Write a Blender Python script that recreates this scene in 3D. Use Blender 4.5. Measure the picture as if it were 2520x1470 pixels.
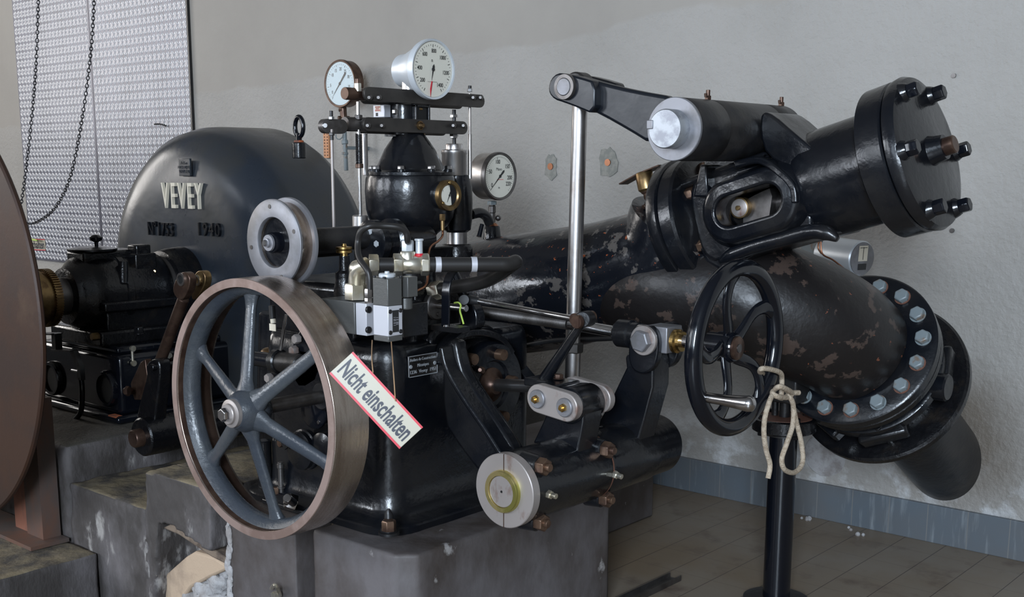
import bpy, bmesh, math, random
from mathutils import Vector as V, Matrix
random.seed(7)
for o in list(bpy.data.objects): bpy.data.objects.remove(o)
SC = bpy.context.scene; COL = SC.collection
# ---------------------------------------------------------------- camera
FX, CX, CY, HC = 2834.0, 1210.0, 931.0, 1.45
PIT, YAW = math.atan(.182), math.radians(41.5)
FW = V((-math.sin(YAW)*math.cos(PIT), math.cos(YAW)*math.cos(PIT), -math.sin(PIT)))
RT = V((math.cos(YAW), math.sin(YAW), 0)); UP = RT.cross(FW)
CAM = V((0, 0, HC))
cd = bpy.data.cameras.new('camera'); cam = bpy.data.objects.new('camera', cd); COL.objects.link(cam)
cam.matrix_world = Matrix((( RT.x, UP.x, -FW.x, 0), (RT.y, UP.y, -FW.y, 0), (RT.z, UP.z, -FW.z, HC), (0, 0, 0, 1)))
cd.sensor_fit = 'HORIZONTAL'; cd.sensor_width = 36; cd.lens = FX/2520*36
cd.shift_x = (1260-CX)/2520; cd.shift_y = (CY-735)/2520
cd.clip_start = .05; cd.clip_end = 60
SC.camera = cam
# ---------------------------------------------------------------- light
w = bpy.data.worlds.new('world'); SC.world = w; w.use_nodes = True
w.node_tree.nodes['Background'].inputs[0].default_value = (.62, .76, 1, 1)
w.node_tree.nodes['Background'].inputs[1].default_value = 1.5
SC.view_settings.view_transform = 'Standard'; SC.view_settings.look = 'None'
SC.view_settings.gamma = 1; SC.view_settings.use_curve_mapping = False
SC.view_settings.exposure = 0.0
def window_light(name, loc, rot, sx, sy, e, col):
    l = bpy.data.lights.new(name, 'AREA'); l.shape = 'RECTANGLE'; l.size = sx; l.size_y = sy
    l.energy = e; l.color = col
    o = bpy.data.objects.new(name, l); COL.objects.link(o); o.location = loc; o.rotation_euler = rot
R90 = math.pi/2
WF = [-8.2, -4.6, -1.0, 2.4]           # windows in the front wall (centre x)
WL = [-1.9, 1.6]                       # windows in the left wall (centre y)
YF, XL, XR, ZC = -4.6, -11.6, 4.6, 5.6
for x, e in zip(WF, (250, 125, 60, 900)): window_light('window_daylight', (x, YF+.06, 3.05), (R90, 0, 0), 1.9, 2.7, e, (.74, .86, 1) if x > -2 else (.88, .93, 1))
for y in WL: window_light('window_daylight', (XL+.06, y, 3.05), (R90, 0, -R90), 1.9, 2.7, 100, (1, .93, .84))
# ---------------------------------------------------------------- measuring helpers
def ray(x, y): return FW + RT*((x-CX)/FX) - UP*((y-CY)/FX)
def P(x, y, ax='Y', v=0.0):
    r = ray(x, y); i = 'XYZ'.index(ax); return CAM + r*((v-CAM[i])/r[i])
def PP(pts, ax, v): return [P(x, y, ax, v) for x, y in pts]
def D(x, y, d): return CAM + ray(x, y)*d
def S(px, p): return px*((V(p)-CAM).dot(FW))/FX          # pixels -> metres at p
X, Y, Z = V((1, 0, 0)), V((0, 1, 0)), V((0, 0, 1))
# ---------------------------------------------------------------- materials
def mat(name, base, rough=.5, metal=0, c2=None, c2s=8, c2t=(.45, .6), bump=0, bs=60, coat=0, c3=None, c3s=20, c3t=(.6, .65), rvar=0, spec=None, stretch=None, detail=6, top=None):
    m = bpy.data.materials.new(name); m.use_nodes = True; N = m.node_tree.nodes; L = m.node_tree.links
    b = N['Principled BSDF']; b.inputs['Roughness'].default_value = rough; b.inputs['Metallic'].default_value = metal
    if coat: b.inputs['Coat Weight'].default_value = coat; b.inputs['Coat Roughness'].default_value = .08
    if spec is not None: b.inputs['Specular IOR Level'].default_value = spec
    tc = N.new('ShaderNodeTexCoord'); src = tc.outputs['Object']
    if stretch:
        mp = N.new('ShaderNodeMapping'); mp.inputs['Scale'].default_value = stretch; L.new(src, mp.inputs[0]); src = mp.outputs[0]
    def noise(s, d=detail):
        n = N.new('ShaderNodeTexNoise'); n.inputs['Scale'].default_value = s; n.inputs['Detail'].default_value = d; n.inputs['Roughness'].default_value = .6
        L.new(src, n.inputs['Vector']); return n.outputs[0]
    def ramp(v, t):
        r = N.new('ShaderNodeMapRange'); r.inputs[1].default_value = t[0]; r.inputs[2].default_value = t[1]; L.new(v, r.inputs[0]); return r.outputs[0]
    def mix(f, a, c):
        x = N.new('ShaderNodeMix'); x.data_type = 'RGBA'; L.new(f, x.inputs[0])
        if isinstance(a, tuple): x.inputs[6].default_value = (*a, 1)
        else: L.new(a, x.inputs[6])
        x.inputs[7].default_value = (*c, 1); return x.outputs[2]
    col = base; m['base'] = base
    if c2: col = mix(ramp(noise(c2s), c2t), col, c2)
    if c3: col = mix(ramp(noise(c3s), c3t), col, c3)
    if top:
        ge = N.new('ShaderNodeNewGeometry'); se = N.new('ShaderNodeSeparateXYZ'); L.new(ge.outputs['True Normal'], se.inputs[0])
        tcol = mix(ramp(noise(top[2]), (.42, .6)), top[0], top[1]); xm = N.new('ShaderNodeMix'); xm.data_type = 'RGBA'
        L.new(ramp(se.outputs[2], (.55, .8)), xm.inputs[0]); L.new(col, xm.inputs[6]); L.new(tcol, xm.inputs[7]); col = xm.outputs[2]
    if isinstance(col, tuple): b.inputs['Base Color'].default_value = (*col, 1)
    else: L.new(col, b.inputs['Base Color'])
    if rvar:
        r = N.new('ShaderNodeMapRange'); r.inputs[3].default_value = max(.02, rough-rvar); r.inputs[4].default_value = rough+rvar
        r.inputs[1].default_value = .3; r.inputs[2].default_value = .7
        L.new(noise(bs*.3), r.inputs[0]); L.new(r.outputs[0], b.inputs['Roughness'])
    if bump:
        bp = N.new('ShaderNodeBump'); bp.inputs['Strength'].default_value = bump; bp.inputs['Distance'].default_value = .01
        L.new(noise(bs, 3), bp.inputs['Height']); L.new(bp.outputs[0], b.inputs['Normal'])
        if coat: L.new(bp.outputs[0], b.inputs['Coat Normal'])
    return m
M = {}
M['black'] = mat('gloss_black_paint', (.0045, .0055, .008), .22, bump=.14, bs=28, rvar=.10, c2=(.010, .010, .011), c2s=5)
M['blacks'] = mat('smooth_black_enamel', (.004, .005, .008), .13, bump=.05, bs=18, rvar=.05)
M['blackm'] = mat('dull_black_paint', (.010, .010, .0115), .38, bump=.15, bs=40, c2=(.020, .018, .017), c2s=9)
M['oily'] = mat('oily_black_paint', (.005, .005, .006), .25, bump=.22, bs=45, c2=(.013, .010, .008), c2s=14, c2t=(.55, .7), rvar=.12)
M['hood'] = mat('dark_grey_paint', (.022, .028, .038), .30, bump=.14, bs=9, c2=(.030, .032, .034), c2s=3, rvar=.08)
M['chip'] = mat('chipped_black_paint', (.006, .007, .010), .2, bump=.18, bs=22, c2=(.085, .075, .068), c2s=11, c2t=(.565, .59), c3=(.34, .085, .03), c3s=55, c3t=(.66, .68), rvar=.08, detail=12)
M['chip2'] = mat('rust_flaked_black_paint', (.010, .0085, .0085), .34, bump=.2, bs=22, c2=(.055, .038, .031), c2s=11, c2t=(.565, .59), c3=(.16, .055, .03), c3s=30, c3t=(.67, .69), detail=12)
M['bluegrey'] = mat('blue_grey_spoke_paint', (.040, .047, .058), .28, bump=.22, bs=35, rvar=.08, c2=(.06, .066, .072), c2s=6)
M['rimbrown'] = mat('brown_patinated_steel', (.36, .26, .225), .42, .4, c2=(.25, .17, .14), c2s=9, bump=.05)
M['rimsteel'] = mat('worn_pulley_steel', (.42, .36, .31), .26, .9, c2=(.26, .20, .16), c2s=4, c2t=(.4, .65), stretch=(1, 9, 1), rvar=.07)
M['browndisc'] = mat('brown_oiled_steel', (.046, .020, .011), .5, .1, c2=(.036, .018, .012), c2s=4, c3=(.075, .040, .022), c3s=3, c3t=(.6, .72), bump=.04)
M['steel'] = mat('polished_steel', (.62, .62, .63), .2, 1, c2=(.45, .43, .42), c2s=7, rvar=.06)
M['steelm'] = mat('machined_steel', (.55, .53, .52), .34, 1, c2=(.40, .34, .31), c2s=14, c2t=(.5, .7), bump=.03)
M['disc'] = mat('brushed_steel_disc', (.27, .27, .29), .46, .6, c2=(.20, .195, .20), c2s=9)
M['bright'] = mat('bright_steel_end', (.42, .44, .47), .42, .7, c2=(.28, .29, .32), c2s=25)
M['rustw'] = mat('rusty_washer', (.13, .055, .035), .6)
M['room'] = mat('dark_hall_walls', (.13, .125, .12), .8)
M['steeld'] = mat('dark_worn_steel', (.16, .15, .145), .38, .85, c2=(.10, .09, .085), c2s=12)
M['beam'] = mat('phosphated_steel_bar', (.075, .068, .062), .42, .6, c2=(.055, .05, .047), c2s=10)
M['stain'] = mat('stained_steel', (.36, .32, .30), .42, .45, c2=(.20, .11, .08), c2s=16, c2t=(.55, .68), stretch=(1, 1, .5))
M['bronze'] = mat('brown_oxidised_steel', (.115, .070, .050), .36, .7, c2=(.07, .04, .03), c2s=20)
M['brass'] = mat('brass', (.62, .42, .16), .26, 1, c2=(.42, .27, .10), c2s=18, rvar=.05)
M['brassd'] = mat('dull_brass', (.30, .20, .09), .36, .9, c2=(.16, .10, .05), c2s=20)
M['yring'] = mat('yellow_brass_ring', (.75, .62, .28), .3, .9, c2=(.45, .42, .12), c2s=9, c2t=(.5, .6))
M['copper'] = mat('copper', (.42, .19, .11), .32, 1)
M['zinc'] = mat('zinc_plated_fitting', (.74, .70, .60), .28, .9, c2=(.62, .55, .40), c2s=20)
M['alu'] = mat('painted_aluminium', (.62, .65, .68), .36, .35)
M['white'] = mat('off_white_paint', (.74, .67, .54), .5)
M['cream'] = mat('cream_dial_face', (.70, .67, .58), .5)
M['bluedial'] = mat('pale_blue_dial_face', (.50, .59, .62), .45)
M['enamel'] = mat('cream_enamel', (.50, .455, .355), .35)
M['red'] = mat('red_enamel', (.62, .02, .04), .35)
M['ink'] = mat('dark_blue_ink', (.012, .014, .03), .4)
M['inkb'] = mat('black_ink', (.02, .02, .02), .5)
M['rope'] = mat('hemp_rope', (.50, .41, .31), .9, c2=(.36, .28, .20), c2s=90, bump=.5, bs=200)
M['string'] = mat('thin_brown_string', (.36, .22, .12), .9)
M['rubber'] = mat('black_rubber', (.014, .014, .015), .45)
M['pipeb'] = mat('dark_oxide_pipe', (.028, .026, .025), .4, .3)
M['blockg'] = mat('dark_grey_metal_block', (.12, .12, .115), .4, .5, bump=.05, bs=120)
M['valvew'] = mat('light_grey_valve_body', (.60, .60, .64), .38, .3)
M['rust'] = mat('orange_rust', (.40, .10, .03), .7, c2=(.16, .06, .04), c2s=30)
M['rustbar'] = mat('rusty_steel_upright', (.30, .12, .075), .6, c2=(.13, .075, .06), c2s=7, bump=.1, stretch=(1, 1, .4))
M['greybar'] = mat('grimy_steel_upright', (.11, .085, .075), .5, .2, c2=(.16, .085, .06), c2s=6, stretch=(1, 1, .4))
M['green'] = mat('green_yellow_wire', (.45, .62, .10), .5)
M['chain'] = mat('dark_chain_steel', (.05, .05, .055), .4, .7)
M['boltg'] = mat('grey_painted_bolt', (.17, .20, .21), .45, c2=(.16, .12, .09), c2s=25, c2t=(.55, .65))
M['boltb'] = mat('bronzed_bolt', (.17, .105, .07), .36, .7, c2=(.10, .06, .045), c2s=30)
M['conc'] = mat('grimy_concrete', (.058, .050, .046), .75, c2=(.15, .135, .135), c2s=4.5, c2t=(.46, .66), c3=(.33, .31, .29), c3s=9, c3t=(.62, .70), bump=.4, bs=35, stretch=(1, 1, .5), detail=12)
M['arm'] = mat('satin_black_casting', (.006, .008, .012), .36, bump=.07, bs=24, rvar=.06)
CK = dict(rough=.75, c2=(.15, .135, .135), c2s=4.5, c2t=(.46, .66), c3=(.33, .31, .29), c3s=9, c3t=(.60, .68), bump=.5, bs=35, stretch=(1, 1, .5), detail=12)
M['concs'] = mat('grimy_concrete_dusty_top', (.050, .043, .039), top=((.085, .076, .062), (.060, .054, .047), 5), **CK)
M['concy'] = mat('grimy_concrete_sandy_top', (.058, .050, .046), top=((.20, .16, .10), (.06, .052, .045), 7), **CK)
M['plinth'] = mat('painted_concrete_plinth', (.128, .116, .118), .6, c2=(.052, .040, .034), c2s=3.0, c2t=(.38, .62), c3=(.32, .30, .29), c3s=12, c3t=(.66, .72), bump=.18, bs=30, stretch=(1, 1, .7), detail=12)  # wide brown blotches darken the concrete in place of shade on its side face
M['sand'] = mat('worn_sandy_top', (.25, .20, .125), .85, c2=(.07, .062, .055), c2s=9, c2t=(.45, .58), bump=.3, bs=40, stretch=(1, 2.4, 1), detail=9)
M['slab'] = mat('dusty_slab_top', (.105, .095, .080), .8, c2=(.07, .063, .056), c2s=5, bump=.15, bs=30, c3=(.28, .25, .19), c3s=9, c3t=(.66, .72))
M['stone'] = mat('pale_broken_stone', (.50, .37, .26), .8, c2=(.38, .28, .20), c2s=9, bump=.3, bs=30)
M['stoned'] = mat('broken_masonry', (.20, .15, .11), .9, c2=(.09, .065, .05), c2s=14, bump=.5, bs=30)
M['mortar'] = mat('grey_mortar', (.40, .39, .39), .85, c2=(.26, .24, .23), c2s=14, bump=.6, bs=45)
M['patch'] = mat('grey_repair_plaster', (.20, .20, .18), .85, c2=(.27, .26, .23), c2s=30, bump=.3, bs=80)
M['orange'] = mat('orange_plastic', (.55, .25, .12), .5)
M['dark'] = mat('painted_hole_shade', (.006, .006, .006), .6)  # near-black colour painted in for the shade inside holes
gl = bpy.data.materials.new('gauge_glass'); gl.use_nodes = True; N = gl.node_tree.nodes; Lk = gl.node_tree.links
for n in list(N):
    if n.type != 'OUTPUT_MATERIAL': N.remove(n)
tr = N.new('ShaderNodeBsdfTransparent'); gs = N.new('ShaderNodeBsdfGlossy'); gs.inputs['Roughness'].default_value = .12
mx = N.new('ShaderNodeMixShader'); fr_ = N.new('ShaderNodeFresnel'); fr_.inputs[0].default_value = 1.13
Lk.new(fr_.outputs[0], mx.inputs[0]); Lk.new(tr.outputs[0], mx.inputs[1]); Lk.new(gs.outputs[0], mx.inputs[2])
Lk.new(mx.outputs[0], [n for n in N if n.type == 'OUTPUT_MATERIAL'][0].inputs[0]); M['glass'] = gl

def nodes_mat(name):
    m = bpy.data.materials.new(name); m.use_nodes = True; return m, m.node_tree.nodes, m.node_tree.links, m.node_tree.nodes['Principled BSDF']
def math_node(N, L, op, a, b=None):
    n = N.new('ShaderNodeMath'); n.operation = op
    for i, v in enumerate((a, b)):
        if v is None: continue
        if isinstance(v, (int, float)): n.inputs[i].default_value = v
        else: L.new(v, n.inputs[i])
    return n.outputs[0]
def nz(N, L, src, s, d=6, rough=.6):
    n = N.new('ShaderNodeTexNoise'); n.inputs['Scale'].default_value = s; n.inputs['Detail'].default_value = d; n.inputs['Roughness'].default_value = rough
    L.new(src, n.inputs['Vector']); return n.outputs[0]
def mr(N, L, v, a, b, c=0., d=1.):
    r = N.new('ShaderNodeMapRange'); 
    for i, k in enumerate((a, b, c, d)): r.inputs[i+1].default_value = k
    L.new(v, r.inputs[0]); return r.outputs[0]
def mixc(N, L, f, a, c):
    x = N.new('ShaderNodeMix'); x.data_type = 'RGBA'; L.new(f, x.inputs[0])
    for i, k in ((6, a), (7, c)):
        if isinstance(k, tuple): x.inputs[i].default_value = (*k, 1)
        else: L.new(k, x.inputs[i])
    return x.outputs[2]
# plaster wall: smooth painted plaster above, rough-cast dado below an uneven line, damp stains round the big pipe
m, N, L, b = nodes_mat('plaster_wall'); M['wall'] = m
tc = N.new('ShaderNodeTexCoord').outputs['Object']; sp = N.new('ShaderNodeSeparateXYZ'); L.new(tc, sp.inputs[0])
line = math_node(N, L, 'ADD', sp.outputs[2], math_node(N, L, 'MULTIPLY', nz(N, L, tc, 1.6, 5), .22))
line = math_node(N, L, 'SUBTRACT', line, math_node(N, L, 'MULTIPLY', sp.outputs[0], .055))
up_ = mr(N, L, line, 2.355, 2.375)
lowc = mixc(N, L, mr(N, L, nz(N, L, tc, 2.2), .35, .7), (.335, .318, .295), (.29, .275, .252))
upc = mixc(N, L, mr(N, L, nz(N, L, tc, 1.3), .35, .7), (.315, .293, .262), (.27, .25, .225))
c = mixc(N, L, up_, lowc, upc)
# efflorescence near the floor, brown stains round the pipe opening
low = math_node(N, L, 'MULTIPLY', mr(N, L, sp.outputs[2], .42, .2), mr(N, L, nz(N, L, tc, 7, 8), .5, .6))
c = mixc(N, L, low, c, (.50, .50, .50))
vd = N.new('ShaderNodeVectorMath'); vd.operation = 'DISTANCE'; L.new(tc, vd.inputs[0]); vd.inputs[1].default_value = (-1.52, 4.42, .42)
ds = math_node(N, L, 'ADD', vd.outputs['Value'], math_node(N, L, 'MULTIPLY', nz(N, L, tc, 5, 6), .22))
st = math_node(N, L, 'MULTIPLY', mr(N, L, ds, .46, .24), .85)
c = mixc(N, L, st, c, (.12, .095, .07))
L.new(c, b.inputs['Base Color']); b.inputs['Roughness'].default_value = .62
bp = N.new('ShaderNodeBump'); bp.inputs['Distance'].default_value = .012
L.new(mr(N, L, up_, 0, 1, .55, .10), bp.inputs['Strength'])
L.new(nz(N, L, tc, 42, 3), bp.inputs['Height']); L.new(bp.outputs[0], b.inputs['Normal'])
# floor tiles .162 x .20
m, N, L, b = nodes_mat('stoneware_floor_tiles'); M['floor'] = m
tc = N.new('ShaderNodeTexCoord').outputs['Object']
mp = N.new('ShaderNodeMapping'); mp.inputs['Location'].default_value = (1.85+.162*20, -.06+.2*10, 0); L.new(tc, mp.inputs[0])
sp = N.new('ShaderNodeSeparateXYZ'); L.new(mp.outputs[0], sp.inputs[0])
def edge(v, s):
    f = math_node(N, L, 'FRACT', math_node(N, L, 'DIVIDE', v, s)); return math_node(N, L, 'ABSOLUTE', math_node(N, L, 'SUBTRACT', f, .5))
ex = mr(N, L, edge(sp.outputs[0], .162), .488, .496); ey = mr(N, L, edge(sp.outputs[1], .2), .4915, .497)
ey = math_node(N, L, 'MULTIPLY', ey, .55)
j = math_node(N, L, 'MAXIMUM', ex, ey)
c = mixc(N, L, mr(N, L, nz(N, L, tc, 1.6, 6), .38, .66), (.20, .15, .10), (.235, .20, .16))
c = mixc(N, L, mr(N, L, nz(N, L, tc, 6, 8), .55, .75), c, (.12, .085, .065))
c = mixc(N, L, j, c, (.055, .04, .035))
L.new(c, b.inputs['Base Color']); b.inputs['Roughness'].default_value = .42
# skirting tiles
m, N, L, b = nodes_mat('grey_skirting_tiles'); M['skirt'] = m
tc = N.new('ShaderNodeTexCoord').outputs['Object']; sp = N.new('ShaderNodeSeparateXYZ'); L.new(tc, sp.inputs[0])
f = math_node(N, L, 'FRACT', math_node(N, L, 'DIVIDE', math_node(N, L, 'ADD', sp.outputs[0], 20.05), .155))
j = mr(N, L, math_node(N, L, 'ABSOLUTE', math_node(N, L, 'SUBTRACT', f, .5)), .484, .494)
mp = N.new('ShaderNodeMapping'); mp.inputs['Scale'].default_value = (12, 1, 1.2); L.new(tc, mp.inputs[0])
c = mixc(N, L, mr(N, L, nz(N, L, mp.outputs[0], 3, 6), .55, .72), (.105, .125, .145), (.23, .26, .28))
c = mixc(N, L, mr(N, L, nz(N, L, tc, 2, 4), .4, .7), c, (.12, .12, .12))
c = mixc(N, L, j, c, (.17, .17, .165))
L.new(c, b.inputs['Base Color']); b.inputs['Roughness'].default_value = .4
M['tread'] = mat('tread_plate_flat', (.15, .15, .18), .38, .35, c2=(.12, .12, .14), c2s=3)
M['treadh'] = mat('tread_plate_hatched', (.30, .30, .33), .4, .35)
M['treadr'] = mat('tread_plate_ridge', (.96, .96, .97), .34, .3)

# ---------------------------------------------------------------- mesh builder
def frame(w):
    w = V(w).normalized(); a = Z if abs(w.z) < .9 else X
    u = a.cross(w).normalized(); return u, w.cross(u).normalized(), w
def chaikin(pts, n=2, closed=True):
    for _ in range(n):
        q = []; m_ = len(pts)
        for i in range(m_ if closed else m_-1):
            a, b_ = pts[i], pts[(i+1) % m_]
            q += [a*.75+b_*.25, a*.25+b_*.75]
        if not closed: q = [pts[0]]+q+[pts[-1]]
        pts = q
    return pts
def spline(pts, n=8, closed=False):
    pts = [V(p) for p in pts]; m_ = len(pts); out = []
    for i in range(m_ if closed else m_-1):
        if closed: p0, p1, p2, p3 = pts[i-1], pts[i], pts[(i+1) % m_], pts[(i+2) % m_]
        else: p0, p1, p2, p3 = pts[max(i-1, 0)], pts[i], pts[i+1], pts[min(i+2, m_-1)]
        for k in range(n):
            t = k/n
            out.append(.5*((2*p1)+(p2-p0)*t+(2*p0-5*p1+4*p2-p3)*t*t+(3*p1-p0-3*p2+p3)*t**3))
    if not closed: out.append(pts[-1])
    return out
from mathutils import noise as mnoise
class MB:
    def __init__(s): s.v = []; s.f = []
    def add(s, vs, fs):
        n = len(s.v); s.v += [V(p) for p in vs]; s.f += [tuple(i+n for i in f) for f in fs]; return s
    def lathe(s, prof, o, w=Z, n=48, close=False, hexa=False):
        u, v, w = frame(w); o = V(o); vs = []; fs = []; m_ = len(prof)
        for r, h in prof:
            for k in range(n):
                a = 2*math.pi*(k+.5*hexa)/n; vs.append(o+w*h+(u*math.cos(a)+v*math.sin(a))*r)
        for i in range(m_ if close else m_-1):
            j = (i+1) % m_
            for k in range(n):
                q = (k+1) % n; fs.append((i*n+k, i*n+q, j*n+q, j*n+k))
        if not close:
            if prof[0][0] > 1e-6: fs.append(tuple(range(n))[::-1])
            if prof[-1][0] > 1e-6: fs.append(tuple((m_-1)*n+k for k in range(n)))
        return s.add(vs, fs)
    def cyl(s, p0, p1, r, r2=None, n=32, ch=None):
        p0, p1 = V(p0), V(p1); l = (p1-p0).length; r2 = r if r2 is None else r2
        c = min(r, r2)*.12 if ch is None else ch; c = min(c, l*.3)
        return s.lathe([(r-c, 0), (r, c), (r2, l-c), (r2-c, l)], p0, p1-p0, n)
    def box(s, c, d, u=X, v=Y, w=Z):
        c = V(c); vs = []
        for k in (-1, 1):
            for j in (-1, 1):
                for i in (-1, 1): vs.append(c+V(u)*(i*d[0]/2)+V(v)*(j*d[1]/2)+V(w)*(k*d[2]/2))
        return s.add(vs, [(0, 2, 3, 1), (4, 5, 7, 6), (0, 1, 5, 4), (2, 6, 7, 3), (0, 4, 6, 2), (1, 3, 7, 5)])
    def bb(s, x0, x1, y0, y1, z0, z1): return s.box(((x0+x1)/2, (y0+y1)/2, (z0+z1)/2), (x1-x0, y1-y0, z1-z0))
    def prism(s, pts, t):
        t = V(t); n = len(pts); pts = [V(p) for p in pts]
        nn = V((0, 0, 0))
        for i in range(n): nn += pts[i].cross(pts[(i+1) % n])
        if nn.dot(t) > 0: pts = pts[::-1]
        return s.add(pts+[p+t for p in pts], [tuple(range(n)), tuple(range(2*n-1, n-1, -1))]+[(i, i+n, (i+1) % n+n, (i+1) % n) for i in range(n)])
    def tube(s, pts, r, n=12, closed=False, flat=None, wd=None, caps=True):
        pts = [V(p) for p in pts]; m_ = len(pts); vs = []; fs = []
        rr = r if isinstance(r, (list, tuple)) else [r]*m_
        pu = None
        for i in range(m_):
            if closed: t = pts[(i+1) % m_]-pts[i-1]
            else: t = pts[min(i+1, m_-1)]-pts[max(i-1, 0)]
            t.normalize()
            if wd is not None: u = (V(wd)-t*V(wd).dot(t)).normalized()
            elif pu is None: u = frame(t)[0]
            else: u = (pu-t*pu.dot(t)).normalized()
            pu = u; v = t.cross(u); fl = 1 if flat is None else flat
            for k in range(n):
                a = 2*math.pi*k/n; vs.append(pts[i]+u*(math.cos(a)*rr[i])+v*(math.sin(a)*rr[i]*fl))
        for i in range(m_ if closed else m_-1):
            j = (i+1) % m_
            for k in range(n): q = (k+1) % n; fs.append((i*n+k, i*n+q, j*n+q, j*n+k))
        if not closed and caps: fs += [tuple(range(n))[::-1], tuple((m_-1)*n+k for k in range(n))]
        return s.add(vs, fs)
    def strip(s, pts, wdir, wid, th):           # flat bar following a path; wid along wdir
        pts = [V(p) for p in pts]; m_ = len(pts); vs = []; fs = []
        for i in range(m_):
            t = (pts[min(i+1, m_-1)]-pts[max(i-1, 0)]).normalized(); u = (V(wdir)-t*V(wdir).dot(t)).normalized(); v = t.cross(u)
            for a, b_ in ((-1, -1), (1, -1), (1, 1), (-1, 1)): vs.append(pts[i]+u*(a*wid/2)+v*(b_*th/2))
        for i in range(m_-1):
            for k in range(4): q = (k+1) % 4; fs.append((i*4+k, i*4+q, i*4+4+q, i*4+4+k))
        fs += [(3, 2, 1, 0), tuple((m_-1)*4+k for k in range(4))]
        return s.add(vs, fs)
    def hexn(s, c, w, r, h, wash=0, ang=0):     # hexagonal head: base centre c, axis w
        c = V(c); w = V(w).normalized()
        if wash: s.lathe([(wash, 0), (wash, h*.12), (wash*.95, h*.16)], c, w, 24); c = c+w*h*.16
        u, v, w = frame(w); n0 = len(s.v)
        s.lathe([(r, 0), (r, h*.85), (r*.88, h)], c, w, 6, hexa=True)
        if ang:
            R = Matrix.Rotation(ang, 3, w)
            for i in range(n0, len(s.v)): s.v[i] = c+R@(s.v[i]-c)
        return s
    def ball(s, c, r, n=20, sx=(1, 1, 1)):
        prof = [(max(1e-7, r*math.sin(math.pi*i/n)), -r*math.cos(math.pi*i/n)) for i in range(n+1)]; n0 = len(s.v)
        s.lathe(prof, c, Z, n*2); c = V(c)
        for i in range(n0, len(s.v)): d = s.v[i]-c; s.v[i] = c+V((d.x*sx[0], d.y*sx[1], d.z*sx[2]))
        return s
    def rock(s, c, r, sx=(1, 1, 1), amp=.45, n=14):
        n0 = len(s.v); s.ball(c, r, n, sx); c = V(c)
        for i in range(n0, len(s.v)): d = s.v[i]-c; s.v[i] = c+d*(1+amp*mnoise.noise(s.v[i]*(1.6/r))+amp*.4*mnoise.noise(s.v[i]*(5/r)))
        return s
    def text(s, txt, size, o, u, v, ext=.001, xs=1.0, bold=0.0, align='CENTER', valign='CENTER', space=1.0, fit=None):
        cu = bpy.data.curves.new('t', 'FONT'); cu.body = txt; cu.size = size; cu.extrude = ext/2; cu.offset = bold*size
        cu.align_x = align; cu.align_y = valign; cu.space_character = space; cu.resolution_u = 4
        ob = bpy.data.objects.new('t', cu); me = ob.to_mesh(); u, v = V(u), V(v); w_ = u.cross(v).normalized(); o = V(o)
        if fit: xx = [p.co.x for p in me.vertices]; xs = fit/(max(xx)-min(xx)); cx0 = (max(xx)+min(xx))/2*xs; yy = [p.co.y for p in me.vertices]; o = o-u*cx0-v*((max(yy)+min(yy))/2)
        s.add([o+u*(p.co.x*xs)+v*p.co.y+w_*(p.co.z+ext/2) for p in me.vertices], [tuple(p.vertices) for p in me.polygons])
        ob.to_mesh_clear(); bpy.data.objects.remove(ob); bpy.data.curves.remove(cu); return s
def root_loc(p):
    while p.parent: p = p.parent
    return V(p.location)
def mk(name, mb, m, loc, bevel, smooth, segs):
    me = bpy.data.meshes.new(name); me.from_pydata([tuple(p-loc) for p in mb.v], [], mb.f); me.validate()
    bm = bmesh.new(); bm.from_mesh(me); bmesh.ops.recalc_face_normals(bm, faces=bm.faces); bm.to_mesh(me); bm.free()
    ml = m if isinstance(m, list) else [m]
    for k in ml: me.materials.append(M[k])
    if smooth:
        for p in me.polygons: p.use_smooth = True
        me.set_sharp_from_angle(angle=math.radians(smooth))
    o = bpy.data.objects.new(name, me); COL.objects.link(o)
    if bevel:
        b_ = o.modifiers.new('bevel', 'BEVEL'); b_.width = bevel; b_.segments = segs; b_.limit_method = 'ANGLE'; b_.angle_limit = math.radians(38)
    return o
def plain(n):
    for k in ('front_', 'rear_', 'left_', 'right_', 'upper_', 'lower_', 'first_', 'second_', 'top_', 'middle_'):
        if n.startswith(k): n = n[len(k):]
    return n
def part(name, mb, m, parent, label=None, bevel=0, smooth=40, segs=2):
    name = plain(name)
    o = mk(name, mb, m, root_loc(parent), bevel, smooth, segs); o.parent = parent
    if label: o['label'] = label
    return o
def rough(o, vox, amp, size=.12):
    for m_ in list(o.modifiers): o.modifiers.remove(m_)
    r = o.modifiers.new('remesh', 'REMESH'); r.mode = 'VOXEL'; r.voxel_size = vox; r.use_smooth_shade = True
    tx = bpy.data.textures.new('wear', 'CLOUDS'); tx.noise_scale = size; tx.noise_depth = 4
    d = o.modifiers.new('wear', 'DISPLACE'); d.texture = tx; d.texture_coords = 'GLOBAL'; d.strength = amp; d.mid_level = .5
    return o
def thing(name, label, cat, loc, group=None):
    o = bpy.data.objects.new(name, None); COL.objects.link(o); o.location = V(loc); o.empty_display_size = .05
    o['label'] = label; o['category'] = cat
    if group: o['group'] = group
    return o
def solo(name, mb, m, label=None, cat=None, bevel=0, smooth=40, group=None, kind=None, segs=2):
    n = len(mb.v); c = V((sum(p.x for p in mb.v)/n, sum(p.y for p in mb.v)/n, min(p.z for p in mb.v)))
    if kind == 'structure': c = V((0, 0, 0))
    o = mk(name, mb, m, c, bevel, smooth, segs); o.location = c
    if label: o['label'] = label; o['category'] = cat
    if group: o['group'] = group
    if kind: o['kind'] = kind
    return o
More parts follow.
